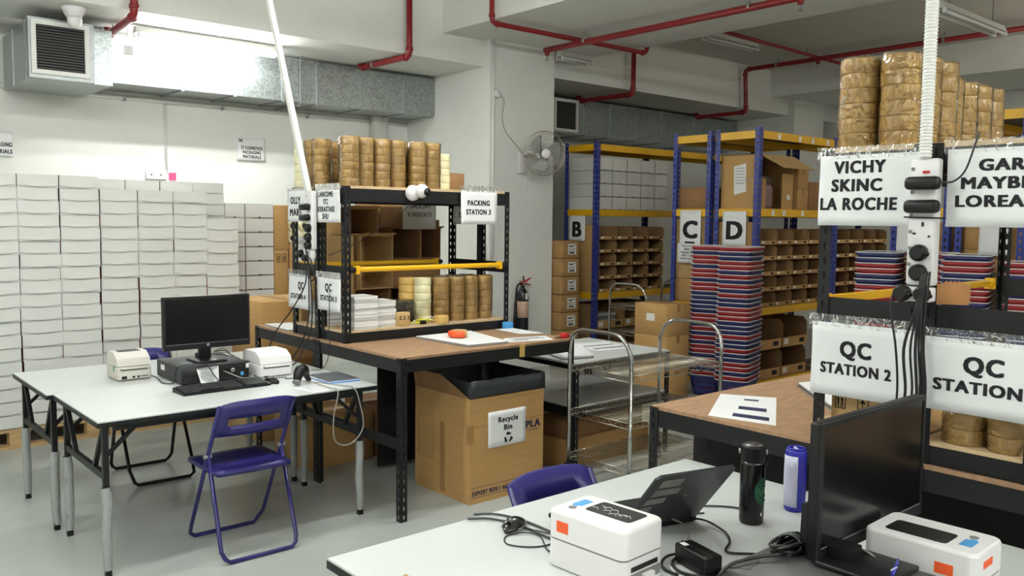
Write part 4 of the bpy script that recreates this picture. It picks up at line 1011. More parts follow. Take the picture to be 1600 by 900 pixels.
# ================================================================== WHITE-TOPPED SIDE TABLE
t=thing('side_table','white-topped black steel table with a lower shelf behind the trolley','table',(4.38,4.3,0))
ax0,ax1,ay0,ay1=3.90,4.86,3.875,4.68
MB().box(ax0,ax1,ay0,ay1,.732,.745).o('white_top',LAMW,t); MB().box(ax0,ax1,ay0,ay1,.70,.7315).o('edge_frame',BLK,t)
for x,sx_ in ((ax0,1),(ax1,-1)):
    for y,sy_ in ((ay0,1),(ay1,-1)): slotted(MB(),(x,y,0),(sx_,0,0),(0,sy_,0),.70,.04).o('leg',BLK,t,solid=.0025)
MB().box(ax0+.01,ax1-.01,ay0+.01,ay1-.01,.44,.452).o('lower_shelf',LAMW,t)
for y in (ay0+.002,ay1-.012): MB().box(ax0,ax1,y,y+.01,.385,.44).o('lower_beam',BLK,t)
for x in (ax0+.002,ax1-.012): MB().box(x,x+.01,ay0+.012,ay1-.012,.385,.44).o('lower_beam',BLK,t)
sheets('sheet_stack','white sheets on the left of the white-topped steel table',[(3.93,4.0),(4.15,3.95),(4.35,4.25),(4.05,4.35)],.745,3,.008)
sheets('label_sheet','printed label sheet on the right of the white-topped steel table',[(4.4,4.15),(4.75,4.1),(4.8,4.45),(4.45,4.5)],.745,1,.002,marks=[(.1,.9,.2,.28),(.1,.9,.55,.62)])
carton('long flat brown carton under the white-topped table, upper one',3.98,4.75,4.02,4.55,.20,.33,CARD3)
carton('long brown carton under the white-topped table, lower one',3.95,4.8,4.0,4.6,0,.198,CARD)
# ================================================================== THINGS ON THE COLUMN
f=thing('wall_fan','grey wall fan with round wire cage on the wide column','fan',(6.3,7.1,2.3))
MB().rbox(6.20,6.32,7.06,7.10,2.17,2.40,.01,2).o('wall_bracket',WPLAS,f)
MB().tube([(6.26,7.07,2.36),(6.27,6.97,2.41),(6.28,6.88,2.385)],.022,10).o('arm',WPLAS,f)
fc=Vector((6.29,6.76,2.375)); d_=Vector((-.40,-.90,-.10)).normalized(); q_=Vector((0,0,1)).rotation_difference(d_).to_matrix().to_4x4(); FM=Matrix.Translation(fc)@q_
MB().lathe([(0,-.14),(.05,-.14),(.065,-.11),(.065,-.05),(.04,-.03),(0,-.03)],n=18).xf(FM).o('motor',WPLAS,f)
cg=MB(); Rf=.235
for i in range(44):
    a=2*math.pi*i/44; c,s=math.cos(a),math.sin(a)
    cg.tube([(.052*c,.052*s,.068),(.15*c,.15*s,.062),(.215*c,.215*s,.04),(Rf*c,Rf*s,.0)],.0013,4)
    cg.tube([(.06*c,.06*s,-.075),(.15*c,.15*s,-.07),(.215*c,.215*s,-.045),(Rf*c,Rf*s,.0)],.0013,4)
for r,z in ((Rf,0),(.15,.064),(.21,.044)): cg.tube([(r*math.cos(2*math.pi*i/40),r*math.sin(2*math.pi*i/40),z) for i in range(40)],.005 if r==Rf else .002,6,closed=True)
cg.xf(FM).o('wire_cage',CHROMW,f)
MB().lathe([(0,.078),(.03,.078),(.052,.07),(.052,.064),(0,.064)],n=20).xf(FM).o('hub_badge',WPLAS,f)
bm_=mat('grey_fan_blade',srgb(150,152,150),.35)
for k in range(3):
    b=MB(); vs=[]
    for j in range(7):
        for i in range(6):
            r=.04+.155*j/6; a=math.radians(120*k-26-18*math.sin(j/6*1.6)+ (58+14*math.sin(j/6*3))*i/5); vs.append((r*math.cos(a),r*math.sin(a),-.02+.04*i/5))
    b.add(vs,[(j*6+i,j*6+i+1,(j+1)*6+i+1,(j+1)*6+i) for j in range(6) for i in range(5)],0,True); b.xf(FM).o('blade',bm_,f,solid=.002)
MB().lathe([(0,.03),(.035,.028),(.045,.0),(.045,-.03),(0,-.03)],n=16).xf(FM).o('hub',GREYP,f)
for x in (6.235,6.315): 
    MB().cyl((x,7.05,2.17),(x,7.05,1.87),.0012,5).o('pull_cord',CABW,f); MB().lathe([(0,-.03),(.008,-.025),(.005,0),(0,0)],(x,7.05,1.87),8).o('cord_pull',WPLAS,f)
s=thing('fan_socket','round white fan socket with plug near the top of the column','socket',(5.9,7.1,3.0))
MB().lathe([(0,0),(.045,0),(.045,.03),(.03,.04),(0,.04)],(5.90,7.10,3.0),16,axis='y').o('plate',WPLAS,s)
cable('electric_cable','thin grey cord sagging from the round socket to the wall fan',[(5.90,7.055,3.0),(5.97,7.05,2.93),(5.97,7.08,2.75),(6.02,7.085,2.62),(6.12,7.08,2.52),(6.24,7.05,2.40)],.004,CABG)
ex=thing('fire_extinguisher','black fire extinguisher with red handle hung on the wide column','extinguisher',(6.24,7.0,.3))
MB().lathe([(0,0),(.06,0),(.068,.015),(.068,.52),(.06,.57),(.035,.61),(.022,.625),(.022,.66),(0,.66)],(6.235,7.02,.30),22).o('cylinder',EXTB,ex)
MB().lathe([(.0685,.30),(.0690,.30),(.0690,.48),(.0685,.48)],(6.235,7.02,.30),22).o('body_label',mat('ext_label',srgb(205,170,150),.6),ex)
MB().box(6.22,6.25,6.95,6.955,.80,.87).o('tag_card',LABW,ex)
MB().box(6.215,6.255,6.99,7.05,.955,1.0).o('valve',GREYP,ex)
MB().tube([(6.20,7.0,.985),(6.27,7.0,1.0),(6.33,7.0,1.03)],[.012,.012,.009],8).o('squeeze_handle',REDG,ex); MB().tube([(6.20,7.0,.965),(6.28,7.0,.968),(6.335,7.0,.95)],[.010,.010,.007],8).o('carry_handle',REDG,ex)
MB().cyl((6.235,7.0,1.0),(6.225,7.0,1.06),.008,8).o('safety_pin',BLKS,ex)
MB().tube(catmull([(6.21,7.0,.975),(6.14,7.0,.95),(6.12,7.0,.80),(6.125,7.01,.60)],5),.010,8).o('hose',BLKS,ex)
MB().tube([(6.125,7.01,.78),(6.125,7.01,.45)],[.014,.03],10).o('horn',BLKS,ex)
MB().box(6.19,6.28,7.08,7.1,.70,.76).o('wall_hook',GALVD,ex)
# ================================================================== KRAFT PARCELS
for k in range(7):
    z=.206*k; j=random.uniform(-.02,.02); px0,px1,py0,py1=6.765+j*.4,7.055+j*.5,6.955+j*.6,7.30
    t=thing('kraft_parcel','kraft-wrapped parcel with printed label, '+['lowest of the stack beside the column','second from the floor in the stack beside the column','third from the floor in the stack beside the column','fourth from the floor in the stack beside the column','third from the top of the stack beside the column','second from the top of the stack beside the column','topmost of the stack beside the column'][k],'parcel',((px0+px1)/2,(py0+py1)/2,z),'kraft parcels')
    MB().rbox(px0,px1,py0,py1,z,z+.203,.012,2).o('wrapping',KRAFT,t)
    mb=MB(); e=py0-.0015
    for p,q in (((px0+.01,z+.19),(px0+.09,z+.11)),((px0+.01,z+.01),(px0+.09,z+.11))): mb.bar((p[0],e,p[1]),(q[0],e,q[1]),.006,.003)
    mb.o('paper_fold',CARD3,t)
    l=MB().box(px0+.10,px0+.23,py0-.002,py0-.0005,z+.045,z+.165).o('shipping_label',LABW,t)
    mb=MB()
    for a,b,c,dd in ((.035,.10,.13,.145),(.03,.13,.105,.11),(.03,.12,.092,.096),(.03,.125,.08,.084),(.11,.128,.14,.155),(.04,.12,.055,.072)): mb.box(px0+.08+a,px0+.08+b,py0-.0026,py0-.002,z+c,z+dd)
    mb.o('label_print',INK,l)
# ================================================================== BLUE AND YELLOW RACKS
RX0=7.30; LV=(.08,.82,1.80,2.56)
_postme={}
def rack(label,x0,x1,y0,y1,group=None):
    t=thing('storage_rack',label,'rack',((x0+x1)/2,(y0+y1)/2,0),'blue storage racks')
    for x,sx_ in ((x0,1),(x1,-1)):
        for y,sy_ in ((y0,1),(y1,-1)):
            slotted(MB(),(x,y,0),(sx_,0,0),(0,sy_,0),LV[3]+.03,.06,pitch=.06,hw=.0085,hh=.013,w2=.05).o('post',BLUE,t,solid=.003)
    for z in LV:
        for y in (y0+.004,y1-.024): 
            MB().box(x0+.012,x1-.012,y,y+.02,z-.075,z).box(x0+.012,x1-.012,y-.002,y+.022,z-.05,z-.04).o('beam',YEL,t)
        for x in (x0+.004,x1-.024): MB().box(x,x+.02,y0+.026,y1-.026,z-.075,z).o('beam',YEL,t)
        MB().box(x0+.025,x1-.025,y0+.026,y1-.026,z-.018,z-.002).o('shelf_board',mat('dark_board',srgb(96,84,70),.8),t)
    return t
BY0,BY1=6.95,7.47; DY0,DY1=4.785,5.29; CY0,CY1=5.35,5.83; EY0,EY1=2.98,3.46; FY0,FY1=2.42,2.93
rack('blue and yellow rack with notched white cartons, sign B on its end',RX0,8.78,BY0,BY1)
rack('blue and yellow rack continuing sign B row away from the camera',8.79,10.27,BY0,BY1)
rack('blue and yellow rack with sign C on its end',RX0,8.78,CY0,CY1)
rack('blue and yellow rack with sign D on its end behind the basket stacks',RX0,8.78,DY0,DY1)
rack('blue and yellow rack continuing sign D row behind the right shelf',8.79,10.27,DY0,DY1)
rack('blue rack seen through the right shelf between power strip and cartons',RX0,8.78,EY0,EY1)
rack('blue rack at the right picture edge seen through the right shelf',RX0,8.78,FY0,FY1)
# beam stickers on the D rack
for k,(x,z) in enumerate([(7.62,2.52),(8.0,2.52),(8.25,2.52),(8.55,2.52),(7.55,1.765),(7.75,1.765),(8.1,1.765),(8.45,1.765)]):
    o=tag(MB().box(x,x+.05,DY0-.0005,DY0+.0015,z-.03,z+.025).o('beam_sticker',LABW),'small white sticker on the yellow beam of the sign D rack','sticker','beam stickers')
# signs
sign('rack_sign','white sheet with big letter B hanging on the rack beside the column',(RX0-.012,7.385,1.425),*UY,.275,.30,[('B',.137,.055,.25,1.05)],wav=.003)
sign('rack_sign','white sheet with underlined big letter C hanging on the rack',(RX0-.012,5.71,1.40),*UY,.265,.385,[('C',.132,.10,.25,1.05)],wav=.003)
s=bpy.data.objects['rack_sign.001']
MB().box(RX0-.0185,RX0-.0165,5.515,5.64,1.44,1.46).o('underline',INK,s)
sign('rack_sign','white sheet with big letter D hanging above the basket stacks',(RX0-.012,5.175,1.425),*UY,.275,.35,[('D',.137,.075,.25,1.05)],wav=.003)
sign('rack_sign','small notice of five printed lines hanging below the big letter C',(RX0-.014,5.735,1.235),*UY,.295,.205,
   [('LANCOME',.16,.165,.03,1),('FREE GIFT',.16,.133,.03,1),('PLEASE INSERT',.16,.1,.03,1),('1PKT / ORDER',.16,.067,.03,1),('WHILE STOCKS LAST',.16,.038,.022,1)],wav=.002)
s=bpy.data.objects['rack_sign.003']
MB().box(RX0-.0195,RX0-.018,5.735-.162,5.735-.158,1.243,1.27).add([(RX0-.019,5.735-.15,1.25),(RX0-.019,5.735-.17,1.25),(RX0-.019,5.735-.16,1.238)],[(0,1,2)]).o('arrow',INK,s)
sign('rack_sign','blank white sheet hanging behind the right power strip',(RX0-.012,3.40,1.42),*UY,.23,.33,[],wav=.003)
sign('rack_sign','blank white sheet hanging near the right picture edge under the signs',(RX0-.012,2.74,1.42),*UY,.23,.33,[],wav=.003)
# notched white cartons on the B rack
first=True
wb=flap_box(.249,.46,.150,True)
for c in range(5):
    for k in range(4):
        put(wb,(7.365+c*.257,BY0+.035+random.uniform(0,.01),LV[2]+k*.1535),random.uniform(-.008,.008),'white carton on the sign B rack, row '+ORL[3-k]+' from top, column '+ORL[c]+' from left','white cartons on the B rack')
# ------------------------------------------------------------------ picking bins
def pick_bin(w,d,h,lip):
    t=thing('picking_bin','x','bin',(0,0,0)); s=.004
    MB().box(0,w,0,d,0,s).o('base',BINC,t); MB().box(0,w,d-s,d,s,h).o('back',BINC,t)
    for x in (0,w-s): MB().prism([(s,s),(d-s,s),(d-s,h),(.05,h),(s,h*.82)],x,x+s,plane='yz').o('side',BINC,t)
    MB().box(0,w,0,s,s,lip).o('front_lip',CARD,t)
    MB().box(w*.06,w*.22,-.0012,0,lip*.3,lip*.85).o('lip_label',LABW,t); MB().box(w*.68,w*.88,-.0012,0,lip*.3,lip*.75).o('lip_print',INK,t)
    return t
def binrow(pr,nx,nz,x,y,z,px,pz,label,group):
    for i in range(nx):
        for k in range(nz): put(pr,(x+i*px,y+random.uniform(0,.012),z+k*pz),0,label+', row '+ORL[nz-1-k]+' from top, column '+ORL[i],group)
first=True
pb=pick_bin(.285,.42,.154,.04)
binrow(pb,4,5,7.42,BY0+.03,LV[1],.295,.1565,'cardboard picking bin on the sign B rack','picking bins of the B rack')
binrow(pb,4,5,7.43,DY0+.03,LV[1],.30,.1565,'cardboard picking bin on the sign D rack','picking bins of the D rack')
binrow(pb,4,5,8.90,DY0+.03,LV[1],.30,.1565,'dim cardboard picking bin seen through the right shelf','picking bins behind the right shelf')
first=True
lb_=pick_bin(.47,.44,.29,.10)
binrow(lb_,2,2,7.39,DY0+.03,LV[0],.50,.30,'large cardboard picking bin low on the sign D rack','large bins low on the D rack')
binrow(lb_,2,2,7.39,BY0+.03,LV[0],.50,.30,'large cardboard picking bin low on the sign B rack','large bins low on the B rack')
paper_pile('pile of grey booklets in the low bin of the sign B rack',7.46,7.78,BY0+.09,BY0+.35,LV[0]+.305,7,.024,m=GREYP)
carton('plain cardboard panel closing the end of the sign B rack shelf',7.335,7.405,BY0+.08,BY1-.04,LV[1],LV[1]+.80,CARD,tapez=False)
carton('upper cardboard panel closing the end of the sign C rack shelf',7.34,7.8,CY0+.08,CY1-.03,LV[1]+.25,LV[1]+.88,CARD2,tapez=False)
carton('lower cardboard panel closing the end of the sign C rack shelf',7.34,7.8,CY0+.08,CY1-.03,LV[1],LV[1]+.245,CARD,tapez=False)
carton('plain carton closing the end of the sign D rack shelf',7.335,7.415,DY0+.08,DY1-.04,LV[1],LV[1]+.85,CARD,tapez=False)
carton('brown carton with printed arrow on the upper level of the sign C rack',7.345,7.75,CY0+.03,CY1-.05,LV[2],LV[2]+.225,CARD3,tapez=False)
mb=MB(); e=7.3435
mb.box(e,e+.0006,5.395,5.40,LV[2]+.03,LV[2]+.12).add([(e,5.38,LV[2]+.12),(e,5.415,LV[2]+.12),(e,5.3975,LV[2]+.15)],[(0,1,2)]).box(e,e+.0006,5.38,5.415,LV[2]+.022,LV[2]+.027)
mb.o('printed_arrow',INK,[o for o in bpy.data.objects if o.get('label','').startswith('brown carton with printed arrow')][0])
# big open carton with flap and pink bag
t=thing('open_carton','big brown carton with a raised side flap on the sign D rack','carton',(7.6,5.0,LV[2]))
a0,a1,b0,b1,c0,c1=7.345,7.98,DY0+.035,DY1-.04,LV[2],LV[2]+.54; s=.007
MB().box(a0,a1,b0,b1,c0,c0+s).o('bottom',CARD,t); MB().box(a0,a0+s,b0,b1,c0+s,c1).o('end_panel',CARD,t); MB().box(a1-s,a1,b0,b1,c0+s,c1).o('end_panel',CARD,t)
MB().box(a0,a1,b1-s,b1,c0+s,c1).o('back_panel',CARD3,t); MB().box(a0,a1,b0,b1,c1-s,c1).o('top_panel',CARD,t)
MB().box(a0+s,a0+.14,b0,b0+s,c0+s,c0+.30).o('front_flap',CARD,t); MB().box(a1-.2,a1-s,b0,b0+s,c0+s,c0+.36).o('front_flap',CARD,t)
MB().add([(a0+.02,b0,c1-.004),(a1,b0,c1-.004),(a1+.06,b0-.2,c1-.14),(a0+.14,b0-.2,c1-.14)],[(0,1,2,3)]).o('raised_flap',CARD2,t,solid=.006)
MB().add([(a0-.002,5.10,c0+.42),(a0-.002,4.96,c0+.45),(a0-.002,4.95,c0+.17),(a0-.002,5.09,c0+.14)],[(0,1,2,3)]).o('delivery_note',LABW,t,solid=.001)
mb=MB()
for i in range(6): mb.box(a0-.0036,a0-.003,4.975,5.08,c0+.40-.03*i,c0+.405-.03*i)
mb.o('note_print',INKG,t)
MB().box(a0-.0025,a0,DY0+.05,4.97,c0+.26,c0+.31).o('tape_strip',PTAPE,t)
MB().box(a1-.11,a1-.05,b0-.001,b0,c0+.1,c0+.15).o('small_label',LABW,t)
t=thing('plastic_bag','pink item in a clear plastic bag inside the big open carton','bag',(7.60,DY0+.1,LV[2]))
MB().rbox(7.50,7.66,DY0+.06,DY0+.13,LV[2]+.009,LV[2]+.24,.03,3).o('pink_fabric',mat('pink_fabric',srgb(205,170,172),.7,bump=.6,nscale=20),t)
MB().rbox(7.495,7.665,DY0+.055,DY0+.135,LV[2]+.008,LV[2]+.33,.03,3).o('bag_film',FILM,t)
for k in range(2): carton('small brown carton on the upper level right of the big open one, '+('lower' if k==0 else 'upper'),8.12,8.32,DY0+.06,DY1-.06,LV[2]+.215*k,LV[2]+.213+.215*k,CARD)
carton('dark brown carton far right on the upper level of the sign D rack',8.34,8.66,DY0+.06,DY1-.06,LV[2],LV[2]+.3,CARD3)
G='cartons seen through the right shelf'
for k in range(4):
    for j,(ya,yb) in enumerate(((EY0+.06,EY1-.06),(FY0+.06,FY1-.06))):
        carton('brown carton on the '+('rack seen left' if j==0 else 'rack seen right')+' through the right shelf, layer '+['lowest','second','third','highest'][k],7.345,7.8,ya,yb,LV[1]+.215*k,LV[1]+.213+.215*k,CARD,tapez=False)
# ================================================================== SHOPPING BASKETS
def basket_mesh(m):
    mb=MB(); L,Wd,hh=.43,.30,.20; K=5
    def loop(z):
        q=z/hh; l=L*(.80+.20*q); w_=Wd*(.78+.22*q); return [(x,y,z) for x,y in rrect(l,w_,.05*(.8+.2*q),3)]
    # resample into many points
    def dense(z,n=64):
        P=[Vector(p) for p in loop(z)]; P.append(P[0]); d=[0]
        for a,b in zip(P,P[1:]): d.append(d[-1]+(b-a).length)
        out=[];k=0
        for i in range(n):
            s_=d[-1]*i/n
            while d[k+1]<s_: k+=1
            out.append(P[k].lerp(P[k+1],(s_-d[k])/max(1e-9,d[k+1]-d[k])))
        return out
    zs=[0,.04,.075,.09,.125,.14,.175,.2]; n=64
    for z in zs: mb.v+=dense(z,n)
    for r in range(len(zs)-1):
        for i in range(n):
            if r in (2,4) and i%2==0: continue
            mb.f.append((r*n+i,r*n+(i+1)%n,(r+1)*n+(i+1)%n,(r+1)*n+i)); mb.m.append(0); mb.s.append(True)
    mb.f.append(tuple(range(n-1,-1,-1))); mb.m.append(0); mb.s.append(False)
    rim=[v*1.0 for v in dense(.2,n)]; k=len(mb.v)
    for v in rim: mb.v+= [Vector((v.x*1.045,v.y*1.06,.2)),Vector((v.x*1.045,v.y*1.06,.183))]
    for i in range(n):
        j=(i+1)%n; mb.f.append((7*n+i,7*n+j,k+2*j,k+2*i)); mb.f.append((k+2*i,k+2*j,k+2*j+1,k+2*i+1)); mb.m+=[0,0]; mb.s+=[False,False]
    return mb
def basket_proto(m):
    t=thing('shopping_basket','x','basket',(0,0,0))
    basket_mesh(m).o('body',m,t)
    h=MB(); P=[(x*1.0,y,.206) for x,y in rrect(.452,.322,.055,4)]
    h.tube(P,.004,5,closed=True); h.o('white_handle',CABW,t)
    return t
bp=[basket_proto(REDP),basket_proto(BLUP)]; used=[False,False]
def bput(c,loc,rz,label,group):
    if not used[c]:
        used[c]=True; r=bp[c]; r.location=loc; r.rotation_euler=(0,0,rz); r['label']=label; r['group']=group; return
    dup(bp[c],loc,rz,label,group)
stacks=[(6.90,5.00,30,20,'left tall stack'),(6.86,4.655,30,16,'right tall stack'),
 (6.80,3.29,30,14,'stack left of the power strip'),(6.98,2.95,30,14,'stack behind the power strip'),(6.80,2.62,30,14,'stack right of the power strip'),(6.90,2.22,29,12,'stack at the right edge')]
for x,y,n,rz,lab in stacks:
    c=random.random()<.5
    for k in range(n):
        if random.random()<.55: c=not c
        bput(1 if c else 0,(x+random.uniform(-.004,.004),y+random.uniform(-.004,.004),.0425*k),math.radians(rz)+random.uniform(-.03,.03),('navy blue' if c else 'red')+' shopping basket, '+nth(n-1-k,'of the '+lab),'shopping basket stacks')
for k in range(3): carton('large brown carton beside the basket stacks, '+['bottom of three','middle of three','top of three with a torn label'][k],6.26,6.60,5.03,5.42,.298*k,.298*k+.296,CARD,lab=(k==2))
# ================================================================== NEAR DESK
folding_table('near white folding table with the open laptop, far half of the near desk',1.11,2.67,1.27,2.035,sleeves=False)
folding_table('near white folding table under the right monitor, half nearer the camera',1.11,2.67,.495,1.262,sleeves=False)
def cube_printer(label,x0,x1,y0,y1,h,rz,marks):
    cx_,cy_=(x0+x1)/2,(y0+y1)/2; w,d=x1-x0,y1-y0
    t=thing('label_printer',label,'printer',(0,0,0))
    zs=T+h*.50
    MB().prism(rrect(w,d,.022,5),T+.004,zs-.002).o('lower_case',WPLAS,t)
    MB().prism(rrect(w-.004,d-.004,.021,5),zs-.002,zs+.003).o('case_seam',GREYP,t)
    P=rrect(w,d,.022,5); u=MB(); n=len(P); zt=T+h
    rings=[(1,0,zs+.003),(1,0,zt-.008),(1,.002,zt-.003),(1,.006,zt)]
    for _,ins,z in rings: u.v+=[Vector((x*(1-2*ins/w),y*(1-2*ins/d),z)) for x,y in P]
    for r in range(3):
        for i in range(n): u.f.append((r*n+i,r*n+(i+1)%n,(r+1)*n+(i+1)%n,(r+1)*n+i)); u.m.append(0); u.s.append(False)
    u.f.append(tuple(3*n+i for i in range(n))); u.f.append(tuple(range(n-1,-1,-1))); u.m+=[0,0]; u.s+=[False,False]
    u.o('upper_case',WPLAS2,t)
    MB().prism(rrect(.085,.15,.012,4,cx=.02,cy=-.02),zt,zt+.0012).o('lid_window',BLKS,t)
    for k in range(9):
        a=-.08+.013*k; x_=.0+random.uniform(-.01,.03)
        MB().tube(catmull([(x_,a,zt+.0016),(x_+.012,a+.012,zt+.0016),(x_+.006+random.uniform(-.01,.015),a+.026,zt+.0016)],4),.0011,4).o('scratch_mark',PAPERG,t) if marks else None
    MB().cyl((-.035,.085,zt),(-.035,.085,zt+.0012),.011,16).o('round_button',GREYP,t)
    MB().box(-.01,.04,.075,.105,zt,zt+.0008).box(-.02,-.01,.083,.1,zt,zt+.0008).o('blue_sticker',LBLUE,t)
    MB().box(-w/2-.001,-w/2+.004,d/2-.075,d/2-.035,zs+.022,zs+.052).o('orange_sticker',ORNG,t)
    MB().box(-w/2+.03,w/2-.03,-d/2-.001,-d/2+.003,T+.045,T+.058).o('label_slot',BLKS,t)
    MB().box(-w/2+.02,w/2-.018,-d/2-.0008,-d/2+.002,T+.012,T+.040).o('rear_panel',GREYP,t)
    MB().box(-.01,.03,-d/2-.012,-d/2+.002,T+.014,T+.032).o('cable_plug',CABW,t)
    for x in (-1,1):
        for y in (-1,1): MB().cyl((x*(w/2-.03),y*(d/2-.03),T),(x*(w/2-.03),y*(d/2-.03),T+.005),.012,10).o('foot',BLKS,t)
    t.location=(cx_,cy_,0); t.rotation_euler=(0,0,rz); return t
cube_printer('white boxy label printer with scribbled black lid window, nearest the camera',1.553,1.723,1.375,1.635,.155,.06,True)
p2=cube_printer('white boxy label printer behind the right monitor, orange sticker on its side',2.085,2.265,.755,1.025,.153,.03+math.pi,False)
MB().box(.088,.0912,.041,.084,.828,.855).xf(Matrix.Translation(p2.location)).o('orange_sticker',ORNG,p2); MB().box(-.012,.045,.134,.1362,.85,.868).xf(Matrix.Translation(p2.location)).o('orange_sticker',ORNG,p2)
mouse('black mouse with glossy shell beside the nearest white printer',(1.652,1.885,T),2.0,mat('glossy_black',srgb(30,31,33),.12))
cable('mouse_cable','thin black mouse cable looped beside the nearest white printer',[(1.665,1.84,.75),(1.69,1.80,.744),(1.70,1.74,.743),(1.63,1.72,.743),(1.575,1.75,.743),(1.55,1.80,.743),(1.585,1.845,.743),(1.64,1.83,.746),(1.66,1.78,.744),(1.61,1.70,.744),(1.60,1.655,.744)],.0022,CABB)
for k,(a,b) in enumerate([((1.64,2.0),(1.665,1.66)),((1.68,2.02),(1.70,1.655))]):
    cable('power_cable','grey cable crossing the far edge of the near desk, '+('left' if k==0 else 'right')+' of two',[(a[0]-.06,a[1]+.02,.748),(a[0],a[1]-.02,.746),((a[0]+b[0])/2+.02,(a[1]+b[1])/2+.05,.745),(b[0],b[1],.746)],.004,DGREY)
t=thing('power_plug','black mains plug lying behind the nearest white printer','plug',(1.78,1.80,T))
MB().rbox(1.755,1.80,1.765,1.80,T+.001,T+.055,.012,2).o('body',BLKS,t); MB().cyl((1.775,1.80,T+.03),(1.765,1.85,T+.025),.008,8).o('cord_grip',BLKS,t)
# laptop
lt=thing('laptop','open black laptop seen from behind with grey stickers on the lid','laptop',(1.95,1.72,T))
hl,hr=Vector((1.855,1.645,.757)),Vector((2.125,1.575,.757)); ux=(hr-hl).normalized(); uy=Vector((-ux.y,ux.x,0)); Wl=(hr-hl).length
q=[hl,hr,hr+uy*.215,hl+uy*.215]
MB().prism([(p.x,p.y) for p in q],T+.004,T+.019).o('base',BLKS,lt)
MB().prism([((hl+ux*a+uy*b).x,(hl+ux*a+uy*b).y) for a,b in ((.02,.03),(Wl-.02,.03),(Wl-.02,.12),(.02,.12))],T+.019,T+.0205).o('keyboard_deck',DGREY,lt)
for a in (.02,Wl-.02):
    for b in (.02,.19): c_=hl+ux*a+uy*b; MB().cyl((c_.x,c_.y,T),(c_.x,c_.y,T+.005),.008,8).o('foot',BLKS,lt)
up_=(Vector((0,0,1))*.205-uy*.18); nrm=ux.cross(up_.normalized())*-1
def lid(a,b,off): return hl+ux*a+up_*b+nrm*off
nn=(ux.cross(up_)).normalized()
if nn.y>0: nn=-nn
def LP(a,b,o_): return hl+ux*a+up_*b+nn*o_
P=[(0,0),(Wl,0),(Wl,.95),(Wl-.012,1),(.012,1),(0,.95)]
m_=MB().add([LP(a,b,0) for a,b in P]+[LP(a,b,-.008) for a,b in P],[tuple(range(6)),tuple(range(11,5,-1))]+[(i,(i+1)%6,6+(i+1)%6,6+i) for i in range(6)])
m_.o('lid',mat('laptop_lid',srgb(36,38,42),.33),lt)
MB().add([LP(a,b,-.0085) for a,b in ((.008,.06),(Wl-.008,.06),(Wl-.008,.96),(.008,.96))],[(0,1,2,3)]).o('screen',SCREEN,lt)
for b0,b1,a0_,a1_ in ((.78,.92,.03,.105),(.62,.74,.025,.12),(.46,.57,.02,.09),(.30,.41,.018,.06)):
    MB().add([LP(a,b,.0006) for a,b in ((a0_,b0),(a1_,b0),(a1_,b1),(a0_,b1))],[(0,1,2,3)]).o('sticker',mat('grey_sticker',srgb(120,118,112),.5),lt)
MB().add([LP(a,b,.0006) for a,b in ((.15,.53),(.165,.53),(.165,.56),(.15,.56))],[(0,1,2,3)]).o('emblem',GREYP,lt)
cable('laptop_cable','black power cable leaving the laptop hinge',[(2.09,1.575,.76),(2.12,1.53,.755),(2.10,1.45,.748),(2.05,1.40,.746),(1.98,1.36,.746),(2.03,1.30,.746),(2.06,1.26,.746)],.0035,CABB)
cable('network_cable','pale cable plugged into the back of the laptop',[(2.03,1.60,.765),(2.03,1.55,.76),(1.99,1.50,.75),(1.93,1.46,.746),(1.85,1.42,.745),(1.78,1.40,.745)],.0032,CABG)
cable('charger_cable','thin dark cable from the tumbler towards the laptop',[(2.20,1.60,.744),(2.16,1.63,.744),(2.20,1.68,.744),(2.30,1.60,.744),(2.34,1.52,.744)],.003,DGREY)
# tumbler
tb=thing('tumbler','tall black tumbler with a round green emblem and a carry loop','bottle',(2.255,1.465,T)); tc=(2.255,1.465,T)
MB().lathe([(0,0),(.034,0),(.0365,.006),(.0375,.02),(.0375,.185),(.035,.195),(0,.195)],tc,28).o('body',mat('gloss_black',srgb(12,12,13),.18),tb)
MB().lathe([(0,.19),(.033,.19),(.034,.2),(.036,.232),(.036,.24),(.033,.243),(0,.243)],tc,28).o('cap',BLKS,tb)
MB().lathe([(0,.2432),(.031,.2432),(.031,.2445),(0,.2445)],tc,24).o('cap_disc',mat('brushed_steel',srgb(110,106,104),.35,.8),tb)
for s_ in (-1,1): MB().cyl((tc[0]+s_*.024,tc[1]-s_*.028,T+.222),(tc[0]+s_*.028,tc[1]-s_*.0325,T+.222),.008,12).o('hinge_pin',GALVD,tb)
MB().tube(catmull([(tc[0]+.027,tc[1]-.031,T+.222),(tc[0]+.032,tc[1]-.037,T+.205),(tc[0]+.030,tc[1]-.034,T+.186),(tc[0]+.02,tc[1]-.03,T+.178)],4),.003,6).o('carry_loop',BLKS,tb)
em=MB(); ea=math.radians(-88)
def onc(a,z,r=.0379): return (tc[0]+r*math.cos(ea+a),tc[1]+r*math.sin(ea+a),T+z)
vs=[onc(0,.105)]+[onc(.75*math.cos(k*math.pi/14),.105+.042*math.sin(k*math.pi/14)) for k in range(28)]
rings=[]
for rr in range(1,5):
    for k in range(28): rings.append(onc(.85*rr/4*math.cos(k*math.pi/14),.105+.042*rr/4*math.sin(k*math.pi/14)))
em.add([onc(0,.105)]+rings,[(0,1+k,1+(k+1)%28) for k in range(28)]+[(1+r*28+k,1+r*28+(k+1)%28,1+(r+1)*28+(k+1)%28,1+(r+1)*28+k) for r in range(3) for k in range(28)],0,True)
eo=em.o('round_emblem',GREEN,tb)
for z in (.075,.09,.12,.135): MB().tube([onc(a/10,z+.006*math.sin(a*.8),.0382) for a in range(-5,6)],.0013,4).o('emblem_line',BLKS,eo)
